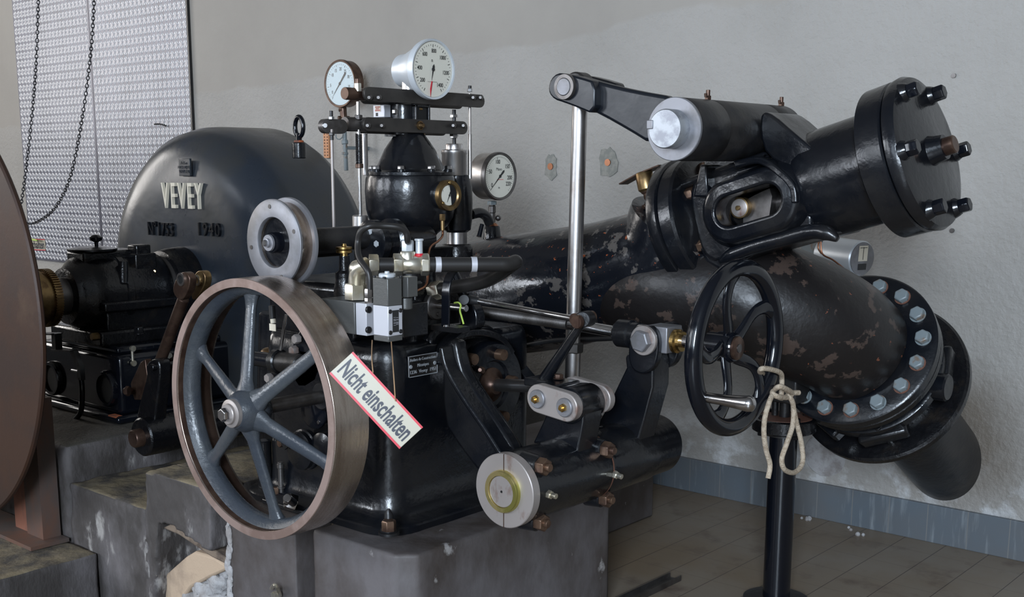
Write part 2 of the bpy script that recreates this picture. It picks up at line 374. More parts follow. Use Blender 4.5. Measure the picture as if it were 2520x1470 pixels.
def bolts(parent, lst, m, name='bolt', label=None):     # (centre, axis, r, h) each bolt a part of its own
    for c, w_, r, h in lst:
        part(name, MB().hexn(c, w_, r, h, wash=r*1.15, ang=random.uniform(0, 1)), m, parent, label, bevel=r*.06, segs=1)
# ================================================================ room
YW = 4.42
hx, hz, hr = -2.054, .274, .092
def wall_rect(mb, x0, x1, z0, z1, y, d=.3): mb.bb(x0, x1, y, y+d, z0, z1)
mb = MB(); q = .17
n = 32; ring = []; sq = []
for k in range(n):
    a = 2*math.pi*k/n; c_, s_ = math.cos(a), math.sin(a); m_ = max(abs(c_), abs(s_))
    ring.append(V((hx+hr*c_, YW, hz+hr*s_))); sq.append(V((hx+q*c_/m_, YW, hz+q*s_/m_)))
back = [p+Y*.3 for p in ring]
mb.add(ring+sq+back, [(k, (k+1) % n, n+(k+1) % n, n+k) for k in range(n)]+[(k, 2*n+k, 2*n+(k+1) % n, (k+1) % n) for k in range(n)])
for x0, x1, z0, z1 in ((XL, hx-q, -.7, ZC), (hx+q, XR, -.7, ZC), (hx-q, hx+q, -.7, hz-q), (hx-q, hx+q, hz+q, ZC)):
    mb.add([(x0, YW, z0), (x1, YW, z0), (x1, YW, z1), (x0, YW, z1)], [(0, 1, 2, 3)])
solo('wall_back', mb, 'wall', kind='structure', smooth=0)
solo('duct_sleeve', MB().lathe([(hr, 0), (hr, .16), (.001, .16)], (hx, YW+.004, hz), Y, 32).lathe([(hr, 0), (hr+.004, 0), (hr+.004, .34), (hr, .34)], (hx, YW+.004, hz), Y, 32, close=True), 'mortar', 'dark round empty pipe opening in the wall above the grey skirting, beside the steel post', 'wall opening')
mb = MB(); mb.bb(-2.40, XR, YF, YW, -.1, 0); mb.bb(XL, -2.40, 2.30, YW, -.1, 0)
solo('floor', mb, 'floor', kind='structure', smooth=0)
solo('floor_pit', MB().bb(XL, -2.40, YF, 2.30, -.75, -.65), 'conc', kind='structure', smooth=0)
solo('wall_pit', MB().bb(-2.42, -2.38, YF, 2.07, -.7, -.02), 'conc', kind='structure', smooth=0)
solo('ceiling', MB().bb(XL, XR, YF, YW, ZC, ZC+.1), 'room', kind='structure', smooth=0)
solo('wall_right', MB().bb(XR, XR+.1, YF, YW, -.7, ZC), 'room', kind='structure', smooth=0)
def pierced(name, axis, c0, c1, fixed, wins, outward):
    mb = MB(); z0, z1 = 1.7, 4.4; xs = c0
    def bb(a, b_, za, zb):
        if axis == 'X': mb.bb(a, b_, min(fixed, fixed+outward), max(fixed, fixed+outward), za, zb)
        else: mb.bb(min(fixed, fixed+outward), max(fixed, fixed+outward), a, b_, za, zb)
    for c_ in sorted(wins): bb(xs, c_-.95, -.7, ZC); bb(c_-.95, c_+.95, -.7, z0); bb(c_-.95, c_+.95, z1, ZC); xs = c_+.95
    bb(xs, c1, -.7, ZC); solo(name, mb, 'room', kind='structure', smooth=0)
pierced('wall_front', 'X', XL, XR, YF, WF, -.25)
pierced('wall_left', 'Y', YF, YW, XL, WL, -.25)
k = 0
for ax, lst in (('X', WF), ('Y', WL)):
    for c_ in lst:
        k += 1; mb = MB()
        for a in (-.95, -.32, .32, .95):
            if ax == 'X': mb.box((c_+a*.98, YF-.12, 3.05), (.05, .05, 2.7))
            else: mb.box((XL-.12, c_+a*.98, 3.05), (.05, .05, 2.7))
        for z_ in (1.73, 2.6, 3.5, 4.37):
            if ax == 'X': mb.box((c_, YF-.12, z_), (1.9, .05, .05))
            else: mb.box((XL-.12, c_, z_), (.05, 1.9, .05))
        solo('window_%d' % k, mb, 'white', kind='structure', smooth=0)
solo('baseboard_back', MB().bb(-3.3, XR, YW-.018, YW+.01, 0, .152), 'skirt', kind='structure', smooth=0, bevel=.003)
# plaster repairs and plugs in the wall
for (px, py), nm, rx, rz in (((1355, 410), 'grey plaster patch with a red plug, left of the two behind the tall steel rod', .036, .060), ((1496, 400), 'grey plaster patch with a red plug, right of the two behind the tall steel rod', .052, .064)):
    c_ = P(px, py, 'Y', YW-.004); t = thing('plaster_patch', nm, 'wall patch', c_, 'plaster patches in the wall')
    pts = []
    for a in range(22):
        th = 2*math.pi*a/22; r_ = 1+random.uniform(-.14, .16); e_ = 1/max(abs(math.cos(th)), abs(math.sin(th)))**.5
        pts.append(c_+X*rx*r_*e_*math.cos(th)+Z*rz*r_*e_*math.sin(th))
    part('plaster', MB().prism(pts, Y*.006), 'patch', t); part('plug', MB().lathe([(.016, 0), (.016, .006)], c_-Y*.005, Y, 20), 'copper', t, 'small red-brown round plug')
for (px, py), nm in (((2346, 186), 'small screw plug in the wall, upper one right of the black cylinder'), ((2342, 568), 'small screw plug in the wall, lower one right of the black cylinder'), ((1680, 1132), 'small bright screw low on the wall above the skirting')):
    solo('wall_plug', MB().lathe([(.009, 0), (.009, .006), (.004, .007), (.004, .002)], P(px, py, 'Y', YW-.006), Y, 12), 'steeld', nm, 'screw plug', group='screw plugs in the wall')
# tread plate sheets
def tread(x0, x1, z0, z1, label):
    t = thing('tread_plate_sheet', label, 'metal sheet', (x0, YW, z0), 'tread plate sheets on the wall'); yf = YW-.02
    part('sheet', MB().bb(x0, x1, yf, YW-.002, z0, z1), 'tread', t, smooth=0)
    mb = MB(); mh = MB(); dx, dz = .0505, .0600
    nx, nz_ = int((x1-x0)/dx), int((z1-z0)/dz)
    for i in range(nx+1):
        for j in range(nz_+1):
            cx, cz = x0+.012+i*dx, z0+.012+j*dz
            for a, b_, s_ in ((.25, .25, -1), (-.25, -.25, -1), (-.25, .25, 1), (.25, -.25, 1)):
                px_, pz_ = cx+a*dx, cz+b_*dz
                if px_ > x1-.008 or pz_ > z1-.008 or px_ < x0+.008 or pz_ < z0+.008: continue
                u = V((dx/2, 0, dz/2*s_)); l = u.length/2*.96; u.normalize(); v = V((-u.z, 0, u.x)); w_, h = .0050, .0028; c_ = V((px_, yf-.0002, pz_))
                mb.add([c_-u*l, c_+v*w_, c_+u*l, c_-v*w_, c_-u*l*.7-Y*h, c_+u*l*.7-Y*h], [(0, 4, 5, 1), (1, 5, 2), (2, 5, 4, 3), (3, 4, 0)])
            hx_, hz_ = cx+.5*dx, cz+.5*dz
            if hx_+dx*.4 > x1 or hz_+dz*.4 > z1: continue
            c_ = V((hx_, yf-.0008, hz_)); mh.add([c_-X*dx*.34, c_-Z*dz*.34, c_+X*dx*.34, c_+Z*dz*.34], [(0, 1, 2, 3)])
    part('hatched_lozenges', mh, 'treadh', t, smooth=0)
    part('ridges', mb, 'treadr', t, smooth=0)
xs_ = P(240, 300, 'Y', YW).x
tread(P(35, 0, 'Y', YW).x+.0, xs_-.003, .75, 2.95, 'bright diamond tread plate sheet on the wall, left of the seam behind the chain')
tread(xs_+.003, P(470, 170, 'Y', YW).x, .75, 2.95, 'bright diamond tread plate sheet on the wall, right of the seam, touching bare plaster')
solo('sheet_gap_shade', MB().bb(P(470, 170, 'Y', YW).x+.001, P(470, 170, 'Y', YW).x+.016, YW-.02, YW, .75, 2.95), 'blackm', 'thin dark strip drawn as the shade in the gap along the right edge of the tread plate', 'gap shade')  # black strip painted in for the shade of the gap beside the sheet
solo('cable_end', MB().tube(spline(PP([(380, 306), (390, 305), (400, 307), (408, 310)], 'Y', YW-.03), 4), .005, 6), 'rubber', 'tiny black cable end poking through the tread plate above the hood', 'cable')
# chain
def chain(pxs, yv, t, first):
    pts = spline([P(x, y, 'Y', yv) for x, y in pxs], 60); L_ = .023; mb = MB(); i = 0; acc = 0; prev = pts[0]; k = 0
    samp = [pts[0]]
    for p in pts[1:]:
        acc += (p-prev).length; prev = p
        if acc >= L_*.82: samp.append(p); acc = 0
    for a, b_ in zip(samp[:-1], samp[1:]):
        t_ = (b_-a).normalized(); u = frame(t_)[0]; v = t_.cross(u)
        if k % 2: u = (u+v*.8).normalized()
        else: u = (u*.8-v).normalized()
        k += 1; c_ = (a+b_)/2; ring = []
        for s_ in range(12):
            th = 2*math.pi*s_/12; ring.append(c_+t_*(math.cos(th)*L_*.58)+u*(math.sin(th)*.0085))
        mb.tube(ring, .0030, 6, closed=True)
    part('chain_strand', mb, 'chain', t)
t = thing('hand_chain', 'thin dark hoist hand chain hanging in a long loop in front of the tread plate', 'chain', P(85, 550, 'Y', 3.6))
chain([(97, -60), (94, 10), (89, 150), (80, 270), (66, 400), (54, 490), (44, 545)], 3.6, t, 1)
chain([(233, -60), (231, 10), (224, 120), (207, 260), (180, 410), (155, 480), (128, 520), (100, 542), (75, 551), (50, 545)], 3.6, t, 0)
# ================================================================ concrete
def conc(name, boxes, m, label, cat='concrete block', bev=.012):
    mb = MB()
    for b_ in boxes: mb.bb(*b_)
    return solo(name, mb, m, label, cat, bevel=bev, smooth=30)
t = thing('concrete_foundation', 'grimy raised concrete slab carrying the black shaft bearing and the turbine casing', 'foundation', (-4.6, 3.0, -.65))
rough(part('slab', MB().bb(-6.6, -3.93, 2.06, 4.40, -.65, .440), 'concs', t), .022, .016)
t = thing('concrete_step', 'low concrete step at the bottom left with a scuffed sandy top', 'concrete step', (-4.4, 1.2, -.65))
rough(part('body', MB().bb(-5.6, -3.73, .5, 2.05, -.65, .072), 'concy', t), .018, .014)
t = thing('concrete_ledge', 'low concrete ledge with crumbling sandy top between slab and taller block', 'concrete ledge', (-3.66, 2.5, -.65))
rough(part('body', MB().bb(-3.93, -3.402, 2.06, 3.4, -.65, .300), 'concy', t), .016, .022, .08)
# taller block with the broken-out corner
t = thing('concrete_block', 'tall concrete block with a broken corner behind the spoked flywheel', 'concrete block', (-3.2, 2.6, -.65))
o1 = [(356, 1160), (474, 1189), (519, 1203), (519, 1362), (470, 1328), (425, 1296), (388, 1288), (386, 1400), (378, 1640), (357, 1640)]
rough(part('front_face', MB().prism(PP(o1, 'Y', 2.06), Y*.13), 'concy', t), .010, .014, .07)
rough(part('core', MB().bb(-3.40, -3.02, 2.17, 3.6, -.65, .438), 'concy', t), .016, .012)
part('broken_core', MB().bb(-3.38, -2.94, 2.185, 2.30, -.65, .27), 'stoned', t, bevel=.01)
st = [(395, 1425), (455, 1372), (478, 1358), (525, 1372), (556, 1392), (556, 1404), (520, 1420), (470, 1446), (430, 1500), (400, 1600), (388, 1600), (388, 1440)]
part('exposed_stone', MB().prism(PP(st, 'Y', 2.10), Y*.10), 'stone', t, 'pale beige exposed stone', bevel=.012)
sd = [(398, 1300), (440, 1318), (520, 1372), (560, 1392), (562, 1380), (520, 1350), (455, 1306), (420, 1291)]
part('broken_edge', MB().prism(PP(sd, 'Y', 2.085), Y*.1), 'stoned', t, bevel=.006)
mb = MB()
for px, py, r_ in ((500, 1447, .055), (540, 1432, .05), (470, 1482, .06), (556, 1405, .03), (530, 1486, .08), (430, 1500, .05), (515, 1462, .05)): mb.rock(P(px, py, 'Y', 2.13), r_, (1.1, .6, .8))
part('mortar', mb, 'mortar', t, smooth=60)
part('infill', MB().bb(-3.02, -2.93, 2.16, 2.3, -.65, .30), 'stoned', t, bevel=.004)
# machine plinth
t = thing('machine_plinth', 'grey painted concrete plinth under the governor stand, chamfered front corner', 'plinth', (-2.5, 2.6, -.65))
zp = .417; c_ = .055
o1 = [V((-2.525, 2.06, 0)), V((-2.13-c_, 2.06, 0)), V((-2.13, 2.06+c_, 0)), V((-2.13, 3.0, 0)), V((-3.0, 3.0, 0)), V((-3.0, 2.30, 0)), V((-2.525, 2.30, 0))]
part('body', MB().prism([p-Z*.65 for p in o1], Z*(zp+.65)), 'plinth', t); rough(t.children[-1], .014, .006)
t2 = thing('concrete_pillar', 'narrow grey concrete pillar in front of the plinth, slot at its right', 'pillar', (-2.76, 2.15, -.65))
rough(part('body', MB().bb(-2.93, -2.597, 2.06, 2.299, -.65, zp-.002), 'plinth', t2), .010, .006)
mb = MB()
for i in range(12): mb.rock(P(563+random.uniform(-3, 5), 1305+i*15, 'Y', 2.058), .009+random.random()*.007, (1, .35, 1.9), n=8)
part('plaster_edge', mb, 'mortar', t2, 'crumbling pale plaster edge', smooth=60)
part('slot_back', MB().bb(-2.597, -2.525, 2.20, 2.30, -.65, zp-.004), 'stoned', t2)
solo('metal_stub', MB().tube(spline([P(668, 1450, 'Y', 2.05), P(676, 1440, 'Y', 2.02), P(684, 1452, 'Y', 2.03), P(690, 1466, 'Y', 2.05)], 5), .006, 8).hexn(P(684, 1462, 'Y', 2.05), -Y, .012, .02), 'zinc', 'bright bent metal stub sticking out of the pillar face', 'metal stub')
solo('nozzle_plinth', MB().bb(-3.0, -2.6, 3.004, 3.97, 0, .40), 'plinth', 'grey concrete plinth with dark shade blotches standing on the tiles below the nozzle pipe', 'plinth', bevel=.008)
# floor bits
mb = MB()
a, b_ = V((-2.115, 3.03, 0)), V((-2.115, 3.38, 0))
mb.bb(-2.14, -2.09, 2.7, 3.385, 0, .004); mb.bb(-2.14, -2.136, 2.7, 3.385, .004, .02); mb.bb(-2.094, -2.09, 2.7, 3.385, .004, .02)
solo('cable_channel', mb, 'steeld', 'thin grey metal cable channel lying on the floor beside the plinth', 'cable channel')
for px, py, nm in ((1985, 1276, 'small pale crumbled plaster heap on the floor by the skirting'), (2089, 1301, 'small plaster crumb on the floor, right of the crumbled heap'), (2112, 1316, 'smallest plaster crumb on the floor, farthest right')):
    c_ = P(px, py, 'Z', .006); mb = MB()
    for i in range(5 if px < 2000 else 2): mb.ball(c_+V((random.uniform(-.025, .025), random.uniform(-.015, .015), 0)), .006+random.random()*.005, 4)
    solo('plaster_crumb', mb, 'mortar', nm, 'debris', smooth=0, group='plaster crumbs on the floor')
# ================================================================ left: big disc, frame, bearing
ax0 = V((-4.43, 0, .935))
t = thing('coupling_disc', 'huge brown oiled steel disc cut off by the left edge of the picture', 'steel disc', (-4.43, 1.83, .1))
part('disc', MB().lathe([(.05, -.012), (.806, -.012), (.812, -.006), (.812, .004), (.806, .010), (.05, .010)], ax0+Y*1.85, Y, 128), 'browndisc', t, bevel=0)
part('hub', MB().lathe([(.17, -.10), (.18, -.09), (.18, .06), (.10, .07), (.10, .12)], ax0+Y*1.84, Y, 48), 'browndisc', t)
t = thing('steel_frame', 'rusty steel upright on a flat foot standing on the step behind the brown disc', 'steel frame', P(80, 1325, 'Y', 2.0))
p0 = P(72, 1322, 'Y', 1.99); p1 = P(58, 900, 'Y', 1.99)
xa, xb = P(50, 1322, 'Y', 1.99).x, P(78, 1322, 'Y', 1.99).x; xc = P(116, 1322, 'Y', 1.99).x
part('rusty_flange', MB().bb(xa-.02, xb, 1.985, 2.0, .085, .55), 'rustbar', t, 'orange-brown rusty face')
part('web', MB().bb(xb, xc, 1.975, 2.045, .085, .62), 'greybar', t, 'grimy dark face')
part('foot', MB().bb(-5.2, xc+.05, 1.90, 2.05, .074, .088), 'greybar', t)
# shaft with brass collar
t = thing('turbine_shaft', 'thick turbine shaft between the brown disc and the black bearing', 'shaft', (-4.43, 2.3, .85))
part('shaft', MB().lathe([(.075, 1.95), (.075, 2.16), (.078, 2.17), (.078, 2.42), (.06, 2.43), (.06, 2.9)], ax0, Y, 48), 'steeld', t)
part('brass_collar', MB().lathe([(.08, 2.18), (.098, 2.185), (.118, 2.20), (.118, 2.245), (.104, 2.25), (.104, 2.28), (.08, 2.285)], ax0, Y, 64), 'brassd', t, 'dull brass collar')
mb = MB()
for i in range(64):
    a = 2*math.pi*i/64; c_ = ax0+Y*2.285+V((math.sin(a), 0, math.cos(a)))*.112; mb.box(c_, (.005, .03, .012), V((math.cos(a), 0, -math.sin(a))), Y, V((math.sin(a), 0, math.cos(a))))
part('slotted_ring', mb.lathe([(.08, 2.27), (.112, 2.27), (.112, 2.30), (.08, 2.30)], ax0, Y, 64), 'brassd', t)
# bearing
t = thing('shaft_bearing', 'black oily shaft bearing on a box base with two round holes, at the left', 'bearing', (-4.44, 2.6, .45))
part('lower_housing', MB().lathe([(.08, 2.36), (.115, 2.365), (.125, 2.39), (.155, 2.42), (.165, 2.48), (.165, 2.72), (.155, 2.78), (.12, 2.81), (.08, 2.82)], ax0, Y, 64), 'oily', t)
part('housing_rib', MB().lathe([(.165, 2.555), (.172, 2.56), (.172, 2.585), (.165, 2.59)], ax0, Y, 64), 'oily', t)
part('split_flange', MB().bb(-4.63, -4.235, 2.43, 2.80, .875, .915), 'oily', t, bevel=.008)
part('foot', MB().bb(-4.64, -4.225, 2.40, 2.84, .735, .80).bb(-4.58, -4.28, 2.46, 2.80, .78, .88), 'oily', t, bevel=.012)
mb = MB().bb(-4.765, -4.115, 2.405, 2.95, .47, .715)
part('base_box', mb, 'blacks', t, bevel=.022, segs=3)
part('base_rim', MB().bb(-4.80, -4.085, 2.37, 2.98, .443, .475), 'blacks', t, bevel=.014, segs=3)
part('base_ledge', MB().bb(-4.70, -4.16, 2.43, 2.93, .71, .742), 'blacks', t, bevel=.012, segs=3)
part('rust_patch', MB().bb(-4.155, -4.10, 2.3695, 2.40, .470, .4758), 'rust', t, 'orange rust at the base corner')
for px, py in ((130, 931), (264, 957)):
    c_ = P(px, py, 'Y', 2.40)
    part('port_ring', MB().lathe([(.058, -.016), (.070, -.016), (.075, -.006), (.075, .01), (.058, .01)], c_, Y, 40, close=True), 'blacks', t)
    part('port_hole', MB().lathe([(.057, 0), (.057, .008)], c_-Y*.004, Y, 40), 'dark', t, 'flat black disc drawn as the shade inside a round hole')  # solid disc on the closed box; its black is the hole's shade
cl = ax0+V((0, 2.53, .165))
part('lid_neck', MB().bb(-4.50, -4.36, 2.42, 2.68, 1.06, 1.115), 'oily', t, bevel=.01)
part('lid', MB().lathe([(.10, 0), (.10, .008), (.06, .016)], V((-4.43, 2.50, 1.115)), Z, 40), 'oily', t)
lb = t.children[-1]
part('knob', MB().lathe([(.008, 0), (.008, .02), (.024, .028), (.026, .04), (.014, .05), (.001, .052)], V((-4.43, 2.52, 1.128)), Z, 24), 'blacks', lb)
part('filler_box', MB().bb(-4.40, -4.30, 2.62, 2.72, 1.02, 1.10).bb(-4.385, -4.315, 2.635, 2.705, 1.09, 1.135), 'oily', t, bevel=.006)
part('sight_tube', MB().cyl(P(303, 700, 'X', -4.28), P(303, 645, 'X', -4.30), .02), 'oily', t)
part('oil_plug', MB().hexn(P(242, 828, 'Y', 2.40)+Y*.0, -Y, .016, .03), 'brassd', t, 'dull brass plug')
bolts(t, [(P(342, 822, 'Z', .80), Z, .02, .025)], 'oily')
for px, py in ((326, 876), (414, 858)):
    c_ = P(px, py, 'X', -4.11); mb = MB().cyl(c_-Z*.03, c_+Z*.03, .006).lathe([(.012, 0), (.012, .01)], c_+Z*.03, X, 16).lathe([(.012, 0), (.012, .01)], c_-Z*.03, X, 16)
    part('lid_clip', mb, 'zinc', t, 'small bright clip')
part('left_cable_lug', MB().tube(spline([P(93, 905, 'Y', 2.5), P(97, 890, 'Y', 2.5), P(108, 885, 'Y', 2.5)], 5), .008, 8), 'rubber', t)
t = thing('drain_pipe', 'bent black drain pipe and bracket in front of the bearing base holes', 'pipe', P(190, 1030, 'Y', 2.30))
yv = 2.33
part('bracket', MB().strip(PP([(104, 821), (140, 822)], 'Y', yv), Y, .05, .006).strip(PP([(139, 820), (141, 862)], 'Y', yv), Y, .03, .03).strip(PP([(138, 861), (186, 863)], 'Y', yv), Y, .05, .006).strip(PP([(180, 862), (188, 880), (198, 905), (200, 935)], 'Y', yv), Y, .02, .03), 'blackm', t)
part('pipe', MB().tube(spline(PP([(199, 930), (202, 960), (201, 1000), (197, 1018), (186, 1032)], 'Y', yv), 6), .011, 12), 'blacks', t)
part('clamp_screw', MB().cyl(P(177, 911, 'Y', yv-.01), P(192, 914, 'Y', yv-.01), .005), 'steel', t)
# small sign and hose at far left
t = thing('cable_hoop', 'black cable hoop hanging beside the brown disc at the left edge', 'cable', P(70, 690, 'Y', 2.95))
part('cable', MB().tube(spline(PP([(38, 560), (55, 575), (70, 600), (79, 640), (77, 670), (68, 692), (50, 700)], 'Y', 3.0), 8), .012, 10), 'rubber', t)
def sign(t, c, u, v, W_, H_, size, txt, th=.003, redl=True, bold=.01, xs=.62):
    n_ = u.cross(v).normalized()
    part('plate', MB().box(c, (W_, H_, th), u, v, n_), 'enamel', t, bevel=.0008)
    if redl:
        for s_ in (1, -1): part('red_border', MB().box(c+v*(s_*(H_/2-H_*.035))+n_*(th/2+.0005), (W_, H_*.07, .001), u, v, n_), 'red', t, 'red edge stripe')
    part('lettering', MB().text(txt, size, c+n_*(th/2), u, v, .001, xs, bold, fit=W_*.93), 'ink', t, 'dark blue words Nicht einschalten', smooth=0)
t = thing('warning_sign', 'small Nicht einschalten sign half hidden behind the brown disc', 'sign', P(78, 620, 'Y', 2.9), 'Nicht einschalten signs')
c1, c2 = P(112, 603, 'Y', 2.9), P(40, 600, 'Y', 2.9); uu = (c1-c2).normalized(); vv = (Z-uu*Z.dot(uu)).normalized()
Wd = .33; sign(t, c1-uu*Wd/2, uu, vv, Wd, .058, .058, 'Nicht einschalten')
t = thing('sign_wire', 'yellow-green wire tying the small sign and chain together', 'wire', P(50, 590, 'Y', 2.85))
part('wire', MB().tube(spline(PP([(44, 545), (42, 562), (50, 572), (58, 582), (75, 590), (92, 592), (78, 588)], 'Y', 2.87), 6), .003, 6).tube(spline(PP([(42, 555), (48, 575), (52, 600), (62, 620), (66, 650)], 'Y', 2.87), 6), .003, 6), 'green', t)
# ================================================================ turbine casing
t = thing('turbine_casing', 'large rounded dark turbine hood with raised white VEVEY letters', 'turbine casing', (-4.43, 3.2, .44))
secs = [(2.93, .30), (2.932, .22), (2.945, .14), (2.975, .075), (3.03, .025), (3.10, .004), (3.16, 0), (3.40, 0), (3.46, .03), (3.50, .12), (3.50, .3)]
RH = .70; nA = 48; vs = []; fs = []
for yy, ins in secs:
    r_ = RH-ins
    for k in range(nA+1):
        a = math.pi*k/nA; vs.append(V((-4.43+r_*math.cos(a), yy, .935+r_*math.sin(a))))
    vs.append(V((-4.43-r_-.02, yy, .443))); vs.append(V((-4.43+r_+.02, yy, .443)))
m_ = nA+3
for i in range(len(secs)-1):
    for k in range(m_): q_ = (k+1) % m_; fs.append((i*m_+k, i*m_+q_, (i+1)*m_+q_, (i+1)*m_+k))
fs += [tuple(range(m_)), tuple((len(secs)-1)*m_+k for k in range(m_))[::-1]]
part('hood', MB().add(vs, fs), 'hood', t, smooth=50)
yf = 2.93
def hp(px, py, y=yf): return P(px, py, 'Y', y)
c_ = hp(452, 482); part('white_lettering', MB().text('VEVEY', S(80, c_)*1.13, c_, X, -Z*-1, .014, .66, .002, space=1.4, fit=S(131, c_)*1.30), 'white', t, 'raised white letters VEVEY', smooth=0)
for o_ in [t.children[-1]]:
    for v_ in o_.data.vertices: v_.co.y -= .0
c_ = hp(399, 563); part('serial_number', MB().text('N°1753', S(46, c_), c_, X, Z, .012, .72, .006, fit=S(84, c_)*1.30), 'black', t, 'raised dark serial number', smooth=0)
c_ = hp(519, 565); part('cast_year', MB().text('1940', S(46, c_), c_, X, Z, .012, .72, .006, space=1.2, fit=S(69, c_)*1.30), 'black', t, 'raised dark year 1940', smooth=0)
c_ = hp(456, 412, 2.925); part('maker_plate', MB().box(c_, (.083, .012, .075)), 'hood', t, bevel=.002)
pl = t.children[-1]
part('plate_text', MB().text('Ateliers\nMECANIQUES\nVEVEY 1940', .018, c_-Y*.007, X, Z, .002, .8), 'hood', pl, smooth=0)
hc = V((-4.43, 0, .94))
part('hub_back', MB().lathe([(.17, 2.93), (.165, 2.86), (.155, 2.82), (.12, 2.81)][::-1], hc, Y, 56), 'oily', t)
part('hub_front', MB().lathe([(.06, 2.74), (.085, 2.735), (.09, 2.75), (.125, 2.75), (.135, 2.76), (.135, 2.85)], hc, Y, 56), 'steeld', t, 'brownish bearing ring')
for py in (612,): part('grease_nipple', MB().cyl(P(386, 668, 'Y', 2.74), P(380, 668, 'Y', 2.70), .006), 'brass', t)
e0 = P(736, 372, 'Y', 3.12); e1 = P(736, 340, 'Y', 3.12)
part('lifting_boss', MB().cyl(e0-Z*.03, e0+Z*.035, .028), 'black', t)
ec = P(736, 312, 'Y', 3.12)
part('lifting_eye', MB().cyl(e0+Z*.03, ec-Z*.025, .012).tube([ec+X*.026*math.cos(a*math.pi/12)+Z*.040*math.sin(a*math.pi/12) for a in range(24)], .010, 10, closed=True), 'blacks', t)
part('lifting_collar', MB().cyl(e0+Z*.034, e0+Z*.044, .02), 'rust', t)
t = thing('generator_housing', 'dark low machine housing behind and right of the turbine hood', 'housing', (-3.6, 3.3, .44))
part('body', MB().bb(-3.75, -3.35, 3.02, 3.42, .445, .80), 'blackm', t, bevel=.03, segs=3)
# ================================================================ left linkage
yv = 2.36
t = thing('rocker_lever', 'black rocker lever with a forked top left of the flywheel', 'lever', P(360, 1110, 'Y', 2.36))
c_ = P(347, 1077, 'Y', 2.25)
part('hub', MB().lathe([(.066, 0), (.072, .006), (.072, .62)], c_, Y, 48), 'oily', t)
part('pin_end', MB().lathe([(.03, -.045), (.034, -.04), (.034, 0)], c_+Y*.01, Y, 32), 'bronze', t, 'brown pin end')
arm = [(332, 1050), (345, 985), (362, 925), (358, 905), (366, 888), (382, 882), (392, 892), (393, 930), (384, 1000), (378, 1062), (360, 1085)]
part('arm', MB().prism(chaikin(PP(arm, 'Y', 2.29), 1), Y*.05), 'oily', t, bevel=.006)
arm2 = [(362, 925), (358, 905), (366, 888), (382, 882), (392, 892), (393, 925), (383, 945), (370, 945)]
part('fork_cheek', MB().prism([p+Y*.085 for p in chaikin(PP(arm2, 'Y', 2.29), 2)], Y*.035), 'oily', t, bevel=.005)
part('fork_pin', MB().cyl(P(372, 905, 'Y', 2.27), P(372, 905, 'Y', 2.27)+Y*.15, .012), 'oily', t)
t = thing('link_rod', 'brown oxidised round link rod rising to two eye plates beside the turbine hub', 'link rod', P(385, 905, 'Y', 2.40))
a, b_ = P(392, 895, 'Y', 2.36), P(452, 735, 'Y', 2.36)
part('rod', MB().cyl(a, b_, .021), 'bronze', t)
ey = [(421, 715), (437, 678), (450, 668), (463, 674), (468, 692), (460, 722), (443, 745)]
part('eye_plate', MB().prism(chaikin(PP(ey, 'Y', 2.31), 2), Y*.03), 'bronze', t, bevel=.003)
part('eye_bush', MB().lathe([(.0155, -.006), (.023, -.006), (.023, .034), (.0155, .034)], P(447, 688, 'Y', 2.31), Y, 24, close=True), 'steelm', t)
part('eye_hole', MB().cyl(P(447, 688, 'Y', 2.31)-Y*.004, P(447, 688, 'Y', 2.31)+Y*.03, .016), 'dark', t)  # solid black plug painted as the shade inside the eye
ey = [(470, 735), (474, 700), (478, 675), (490, 664), (504, 672), (505, 700), (488, 728), (478, 740)]
part('second_eye_plate', MB().prism(chaikin(PP(ey, 'Y', 2.40), 2), Y*.03), 'brassd', t, 'dull yellow eye plate', bevel=.003)
part('second_eye_bush', MB().lathe([(.012, -.006), (.020, -.006), (.020, .03), (.012, .03)], P(487, 690, 'Y', 2.40), Y, 24, close=True), 'zinc', t)
t = thing('brown_link', 'short brown link arm with an end bolt leaning against the bearing base', 'link', P(325, 960, 'Y', 2.42))
part('arm', MB().prism(PP([(320, 945), (345, 892), (356, 884), (362, 925), (345, 985), (330, 985)], 'Y', 2.42), Y*.03), 'bronze', t, bevel=.004)
part('end_bolt', MB().cyl(P(308, 963, 'Y', 2.38), P(335, 963, 'Y', 2.44), .014).hexn(P(318, 963, 'Y', 2.36), V((-1, -.6, 0)), .02, .014), 'bronze', t)
# ================================================================ spoked flywheel
FC = P(612, 1010, 'Y', 1.85); RF = .357; FC.y = 0
t = thing('spoked_flywheel', 'large six-spoke belt flywheel with a brown steel rim in the foreground', 'flywheel', (FC.x, 1.9, FC.z-RF))
part('rim', MB().lathe([(.334, 1.85), (.338, 1.846), (.353, 1.846), (.357, 1.85), (.3585, 1.905), (.357, 1.962), (.352, 1.965), (.334, 1.965)], FC, Y, 160, close=True), 'rimsteel', t)
part('rim_face', MB().lathe([(.334, 1.8445), (.3565, 1.8445), (.3575, 1.8475), (.334, 1.8475)], FC, Y, 160, close=True), 'rimbrown', t, 'pinkish brown rim edge')
part('rim_lining', MB().lathe([(.3325, 1.852), (.3338, 1.85), (.3338, 1.96), (.3325, 1.958)], FC, Y, 160, close=True), 'bronze', t, 'dark brown inner rim')
part('inner_flange', MB().lathe([(.309, 1.893), (.312, 1.884), (.322, 1.874), (.3330, 1.866), (.3330, 1.925), (.322, 1.92), (.312, 1.914), (.309, 1.907)], FC, Y, 160, close=True), 'bluegrey', t)
